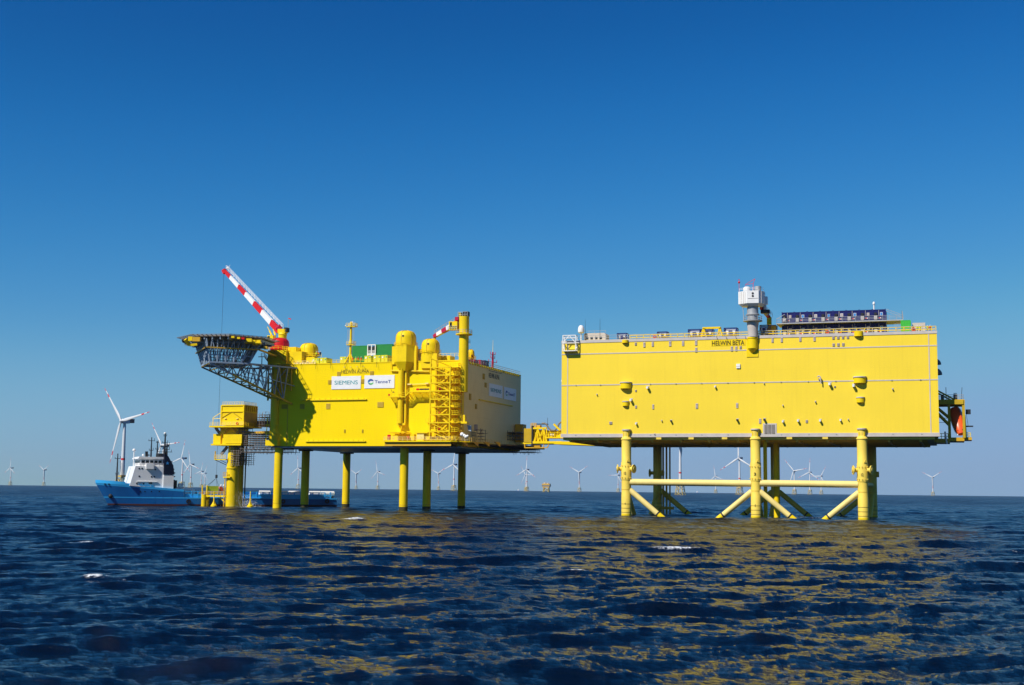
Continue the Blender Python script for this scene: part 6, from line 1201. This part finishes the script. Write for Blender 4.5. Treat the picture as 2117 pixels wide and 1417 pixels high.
rb_ = thing('rescue_boat', 'small orange and white rescue boat stowed on the ship deck by the pillar', 'boat', S, (U(457, 1008, 8).x, 8, zlow+.6)); a_, b_ = U(452, 1004, 8), U(469, 1012, 8)
MB().ext([(a_.x, zlow+1.4), (a_.x+.6, zlow+.7), (b_.x-1.2, zlow+.7), (b_.x, zlow+1.6)], 8, 10).build('hull', 'white', rb_, False); MB().ext([(a_.x+.3, zlow+1.6), (b_.x-1, zlow+1.6), (b_.x-1.4, a_.z-.4), (a_.x+.5, a_.z-.4)], 8.2, 9.8).build('canopy', 'orangeboat', rb_, False); MB().ball((a_.x+1, 8.6, a_.z), .35, 8).ball((a_.x+1.9, 8.6, a_.z), .35, 8).build('radar_domes', 'white', rb_)

# ------------------------------------------------------------------ wind farm
def blade_mesh():
    me = bpy.data.meshes.new('blade'); secs = [(0, 1.3, 1.3), (3, 1.35, 1.25), (9, 2.4, .95), (14, 2.35, .7), (30, 1.6, .4), (44, 1.1, .28), (45, 1.08, .27), (51, .85, .22), (52, .82, .2), (57, .6, .16), (61, .42, .12), (63, .12, .05)]; N = 10; vs = []; fs = []; mi = []
    for z, c_, t_ in secs:
        for i in range(N): a = 2*math.pi*i/N; vs.append((c_*math.cos(a)+(c_-1.3)*.35, t_*math.sin(a), z))
    for j in range(len(secs)-1):
        for i in range(N): fs.append((j*N+i, j*N+(i+1) % N, (j+1)*N+(i+1) % N, (j+1)*N+i)); mi.append(1 if 44.5 < (secs[j][0]+secs[j+1][0])/2 < 51.5 or secs[j][0] >= 57 else 0)
    me.from_pydata(vs, [], fs); me.materials.append(M['turb']); me.materials.append(M['red']); me.polygons.foreach_set('material_index', mi); me.polygons.foreach_set('use_smooth', [True]*len(fs)); me.update(); return me
BLADE = blade_mesh(); HUBH = 97.0
def proto_turbine():
    t = thing('wind_turbine', 'x', 'wind turbine', WF, (0, 0, 0), 'wind farm turbines')
    mb = MB(); zt = 18.5                                # four-legged lattice foundation
    cor = [(-1, -1), (1, -1), (1, 1), (-1, 1)]
    for i in range(4):
        (x0, y0), (x1, y1) = cor[i], cor[(i+1) % 4]; P0 = lambda x, y, f_: Vector((x*(8.2-2.7*f_), y*(8.2-2.7*f_), -4+f_*(zt+4)))
        mb.tube(P0(x0, y0, 0), P0(x0, y0, 1), .65, n=8)
        for fa, fb in ((.05, .52), (.52, 1)): mb.tube(P0(x0, y0, fa), P0(x1, y1, fb), .38, n=6); mb.tube(P0(x1, y1, fa), P0(x0, y0, fb), .38, n=6)
    mb.build('lattice_foundation', 'lattice', t)
    MB().box((-6.5, -6.5, 18.2), (6.5, 6.5, 19.4)).box((-4, -4, 19.4), (4, 4, 21.0)).build('service_deck', 'lattice', t, False)
    MB().rail([(-6.4, -6.4, 19.4), (6.4, -6.4, 19.4), (6.4, 6.4, 19.4), (-6.4, 6.4, 19.4), (-6.4, -6.4, 19.4)], 1.6, 2.2, .12).build('deck_rail', 'grey', t, False)
    MB().lathe((0, 0, 0), [(3.0, 20), (3.0, 24), (1.95, HUBH-3)], 24).build('tower', 'turb', t); MB().lathe((0, 0, 42), [(2.86, 0), (2.84, 2.8)], 24).build('tower_band', 'red', t)
    n_ = MB().ext([(-3, -3.2), (3, -3.2), (3, 3.0), (-3, 3.0)], -4.5, 6.5); n_.v = [(x, y, z+HUBH) for x, y, z in n_.v]; n_.build('nacelle', 'turb', t, False)
    n_ = MB().box((-2.9, 6.5, HUBH-2.2), (2.9, 14.5, HUBH+2.6)).build('nacelle_tail', 'navy', t, False); MB().box((-3.1, 7, HUBH+2.6), (3.1, 14.8, HUBH+3.4)).build('helihoist_rail', 'crimson', n_, False)
    h = MB().ball((0, 0, 0), 2.4, 16).tube((0, 0, 0), (0, 2.6, 0), 2.0, n=16).build('hub', 'turb', t); h.location = (0, -6.3, HUBH)
    for i in range(3):
        b_ = bpy.data.objects.new('blade', BLADE); COL.objects.link(b_); b_.parent = h; b_.rotation_euler = (0, R(120*i), 0); b_.location = (0, 0, 0)
    return t
PT = proto_turbine(); YAW = R(-36)
big = 'large white wind turbine on a yellow lattice foundation towering just behind the supply ship'
TURB = [(258, 871, 80, big), (338, 921, -35, 'wind turbine whose rotor shows behind the ship mast and funnel'), (378, 948, 15, 'wind turbine standing just right of the ship funnel with one blade nearly upright'), (395.5, 960.5, -12, 'wind turbine with red tipped blades between the ship stern crane rope and the funnel'),
        (417, 975, 15, 'small distant turbine of a close pair, the one nearer the ship funnel'), (424, 979, 25, 'small distant turbine of a close pair, the one nearer the yellow tower pillar'), (23, 968, 3, 'outermost distant turbine on the open horizon beyond the ship bow'), (92, 972, 60, 'distant turbine on the open horizon between the outermost turbine and the ship bow'), (617.5, 968.5, -2, 'wind turbine between the first two slim yellow legs'), (577, 980, 90, 'distant turbine half hidden behind the first slim yellow leg'), (737, 980, 60, 'distant turbine just beside the third slim leg with two blades raised'), (781.5, 975.5, -12, 'distant turbine in the wide gap between the third and fourth slim legs'), (907, 979.5, 55, 'distant turbine beside the fifth slim leg with two blades raised in a V'), (939, 961, 8, 'wind turbine with red tipped blades between the two rightmost slim legs'),
        (1089.5, 971.5, 4, 'wind turbine in the open gap between the two platforms, left of the far lattice platform'), (1087, 982, -30, 'distant turbine almost hidden directly behind a larger one in the open gap'), (1198, 977, 58, 'distant turbine between the far lattice platform and the first braced leg'), (1278, 983, 30, 'distant turbine partly behind the first braced leg'), (1406, 921, 175, 'big wind turbine seen under the braced platform, its rotor cut off by the hull'), (1479.5, 985, -8, 'distant turbine behind the cross beam between the first and middle braced legs'),
        (1528.5, 948, 0, 'wind turbine with one blade straight up beside the middle braced leg'), (1642, 974, -40, 'distant turbine of three behind the second cross beam, nearest the middle leg'), (1674, 977, 5, 'distant turbine of three behind the second cross beam, the middle one'), (1697.5, 985, 30, 'distant turbine of three behind the second cross beam, nearest the outer leg'), (1928, 987.5, 58, 'lone wind turbine on the open horizon right of the braced platform')]
for i, (px, py, ph, lb) in enumerate(TURB):
    p = WF.floor(px, py, HUBH); t = PT if i == 0 else dup(PT, (0, 0, 0))
    t.location = (p.x, p.y, 0); yw = YAW if i != 18 else R(150); t.rotation_euler = (0, 0, yw)
    t['label'] = lb or 'small white wind turbine far off on the horizon'
    for c in t.children:
        if c.name.startswith('hub'): c.rotation_euler = (0, R(ph), 0)
# far lattice platform on the horizon
p = WF.pt(1129.5, 1012, 4600); F = Frame(p.x, p.y, -.3); kx = p.y/FPX
fp = thing('far_platform', 'distant boxy yellow-brown platform on lattice legs between two turbines on the horizon', 'platform', F, (0, 0, 0)); k_ = kx*1.0
mb = MB()
for x, y in ((-6, -5), (6, -5), (6, 5), (-6, 5)): mb.tube((x*k_, y*k_, -4), (x*.75*k_, y*.75*k_, 12*k_), .8*k_, n=8)
for a0_, a1_ in (((-6, -5), (6, -5)), ((6, -5), (6, 5)), ((-6, 5), (6, 5)), ((-6, -5), (-6, 5))): mb.tube((a0_[0]*k_, a0_[1]*k_, 0), (a1_[0]*.8*k_, a1_[1]*.8*k_, 8*k_), .4*k_, n=6); mb.tube((a1_[0]*k_, a1_[1]*k_, 0), (a0_[0]*.8*k_, a0_[1]*.8*k_, 8*k_), .4*k_, n=6)
mb.build('jacket', 'lattice', fp)
for z0, z1, w in ((9, 11, 7), (11.2, 14, 8.5), (14.2, 17, 8)): MB().box((-w*k_, -5*k_, z0*k_), (w*k_, 5*k_, z1*k_)).build('module', 'orange' if z0 != 11.2 else 'hose', fp, False)
MB().box((-5*k_, -3*k_, 17*k_), (-1*k_, 3*k_, 19.5*k_)).tube((4*k_, 0, 17*k_), (4*k_, 0, 21*k_), .4*k_).box((1*k_, -3*k_, 17*k_), (5*k_, 2*k_, 18.5*k_)).build('topside', 'trim', fp, False)
for px, py, lb in ((1441, 1016.5, 'tiny white vessel on the horizon seen under the braced platform'), (1071, 1012.5, 'tiny white vessel on the horizon near the far lattice platform')):
    p = WF.pt(px, py+2.2, 6500); F2 = Frame(p.x, p.y, .2); k_ = p.y/FPX; t = thing('distant_vessel', lb, 'ship', F2, (0, 0, 0))
    MB().ext([(-5*k_, 1.0*k_), (-4.2*k_, -.3*k_), (4.4*k_, -.3*k_), (5*k_, 1.1*k_)], -1.2*k_, 1.2*k_).build('hull', 'shipblue', t, False); MB().box((-1*k_, -1*k_, 1.0*k_), (2*k_, 1*k_, 3.2*k_)).box((0, -.6*k_, 3.2*k_), (1*k_, .6*k_, 4.2*k_)).build('wheelhouse', 'white', t, False)

# ------------------------------------------------------------------ people on the roofs
def person_meshes():
    V = [(0, 0, .95), (0, 0, 1.2), (0, 0, 1.45), (0, 0, 1.56), (0, -.01, 1.66), (0, -.01, 1.78), (.10, 0, .9), (.12, .02, .5), (.13, .04, .06), (.13, -.12, .04), (-.10, 0, .9), (-.12, .0, .5), (-.13, .04, .06), (-.13, -.12, .04), (.2, 0, 1.42), (.27, .03, 1.15), (.26, -.10, .93), (-.2, 0, 1.42), (-.27, .03, 1.15), (-.26, -.10, .93)]
    E = [(0, 1), (1, 2), (2, 3), (3, 4), (4, 5), (0, 6), (6, 7), (7, 8), (8, 9), (0, 10), (10, 11), (11, 12), (12, 13), (2, 14), (14, 15), (15, 16), (2, 17), (17, 18), (18, 19)]
    rad = [.15, .14, .15, .065, .095, .08, .095, .07, .05, .04, .095, .07, .05, .04, .075, .055, .045, .075, .055, .045]
    me = bpy.data.meshes.new('p'); me.from_pydata(V, E, []); o = bpy.data.objects.new('p', me); COL.objects.link(o); mo = o.modifiers.new('s', 'SKIN')
    for i, r in enumerate(rad): me.skin_vertices[0].data[i].radius = (r, r)
    me.skin_vertices[0].data[0].use_root = True; sb = o.modifiers.new('b', 'SUBSURF'); sb.levels = 1; sb.render_levels = 1
    dg = bpy.context.evaluated_depsgraph_get(); out = bpy.data.meshes.new_from_object(o.evaluated_get(dg)); bpy.data.objects.remove(o); out.name = 'body'
    out.materials.clear(); [out.materials.append(M[k]) for k in ('navycloth', 'skin')]
    for p in out.polygons: p.material_index = 1 if p.center.z > 1.52 or (abs(p.center.x) > .2 and p.center.z < .98) else 0; p.use_smooth = True
    return out
BODY = person_meshes()
def person(fr, px, py, v, zf, jacket, helmet, label, rz):
    p = fr.pt(px, py, v); t = thing('person', label, 'person', fr, (p.x, v, zf), 'workers on the roofs'); t.rotation_euler = (0, 0, rz)
    b = bpy.data.objects.new('body', BODY); COL.objects.link(b); b.parent = t
    MB().lathe((0, 0, 0), [(.19, .82), (.2, 1.0), (.19, 1.2), (.23, 1.4), (.1, 1.5)], 12).build('jacket', jacket, t, off=Vector())
    for s in (-1, 1): MB().tube((s*.2, 0, 1.43), (s*.275, .03, 1.15), .085, .075, n=8).tube((s*.275, .03, 1.15), (s*.262, -.09, .96), .075, .06, n=8).build('sleeve', jacket, t, off=Vector())
    MB().lathe((0, -.01, 1.74), [(.14, 0), (.125, .06), (.08, .11), (0, .13)], 12).build('helmet', helmet, t, off=Vector())
zroof = AT+.12
for args in ((A, 654, 742, 3.0, Q(640, 739, 3).z, 'hivis', 'white', 'worker in yellow jacket by the low yellow dome', .2), (A, 657.5, 742, 3.4, Q(640, 739, 3).z, 'orangecloth', 'white', 'worker in orange jacket by the low yellow dome', -.4), (A, 662, 742, 3.0, Q(640, 739, 3).z, 'navycloth', 'white', 'worker in dark jacket by the low yellow dome', .5),
             (A, 729.5, 745, 1.0, zroof, 'orangecloth', 'red', 'worker in orange jacket right beside the mast', .1), (A, 735.5, 745, 1.1, zroof, 'hivis', 'white', 'worker in yellow jacket near the mast', -.2), (A, 740.5, 745, .9, zroof, 'orangecloth', 'red', 'worker in orange jacket standing between two colleagues near the mast', .4), (A, 746.5, 745, 1.0, zroof, 'orangecloth', 'white', 'worker in orange jacket standing apart by the lime cabinets', 0),
             (A, 976, 742, 1.5, zroof, 'orangecloth', 'orangecloth', 'worker in orange jacket at the corner behind the crane column', .6),
             (B, 1896.5, 676, 1.9, BT+.02, 'hivis', 'white', 'worker in yellow jacket by the bright green container', .1), (B, 1902, 676, 1.9, BT+.02, 'hivis', 'white', 'worker in yellow jacket in front of the grey plant box', -.3), (B, 1917.5, 676, 1.9, BT+.02, 'hivis', 'white', 'worker in yellow jacket at the guard rail near the roof corner', .2), (B, 1923, 676, 1.9, BT+.02, 'orangecloth', 'white', 'worker in orange jacket at the guard rail near the roof corner', 0)):
    person(*args)
for px, v, lb in ((1353.5, 1.0, 'orange life ring on the roof rail in mid roof'), (1710.5, 1.0, 'orange life ring on the yellow rail before the navy units'), (1889, 1.0, 'orange life ring on the rail next to the bright green container')):
    c = B.pt(px, 690, v); lr = MB().lathe((0, 0, 0), [(.28, -.08), (.48, -.08), (.48, .08), (.28, .08), (.28, -.08)], 16); lr.v = [(x, z-.1, y+.75) for x, y, z in lr.v]; o = lr.build('life_ring', 'orangecloth'); o.location = B.w((c.x, v, BT)); o.rotation_euler = (0, 0, B.th); tag(o, lb, 'life ring', 'life rings')

# ------------------------------------------------------------------ splash between the pillar and the slim leg, funnel smoke left out
def splash():
    rg = random.Random(5); mb = MB(); c = A2.pt(512, 1046, 6)
    for i in range(900):
        h = abs(rg.gauss(0, 1)); x = c.x+rg.gauss(0, 2.4); z = max(.05, rg.random()**1.8*5.2*(1-min(1, abs(x-c.x+1.5)/7))); y = 5+rg.gauss(0, 1.6); r = rg.uniform(.03, .09)
        mb.add([(x, y, z+r), (x+r, y, z-r*.5), (x-r*.5, y+r, z-r*.5), (x-r*.5, y-r, z-r*.5)], [(0, 1, 2), (0, 2, 3), (0, 3, 1), (1, 3, 2)])
    o = mb.build('spray', 'white', None, False, off=Vector((c.x, 5, 0))); o.location = A2.w((c.x, 5, 0)); o.rotation_euler = (0, 0, A.th); tag(o, 'white spray thrown up beside the tower pillar', 'spray', kind='stuff')
splash()

# ------------------------------------------------------------------ sea air
hz = MB().box((-10500, -10500, -6), (10500, 10500, 240)).build('haze', 'white', None, False); hz['kind'] = 'stuff'; tag(hz, 'thin sea haze over the whole view', 'haze')
hm = bpy.data.materials.new('sea_haze'); n, l = nt(hm); n.remove(n['Principled BSDF']); pv = n.new('ShaderNodeVolumePrincipled')
pv.inputs['Color'].default_value = (0.72, 0.82, 0.95, 1); pv.inputs['Density'].default_value = 2.4e-5; pv.inputs['Anisotropy'].default_value = 0.2
l.new(pv.outputs[0], n['Material Output'].inputs['Volume']); hz.data.materials.clear(); hz.data.materials.append(hm)

# pieces too small to pick apart one by one
for o in bpy.data.objects:
    if o.type == 'MESH' and o.parent and o.name.split('.')[0] in ('treads', 'grating', 'inner_posts', 'inner_bracing', 'deck_beams', 'corrugation', 'roof_bollards'): o['kind'] = 'stuff'
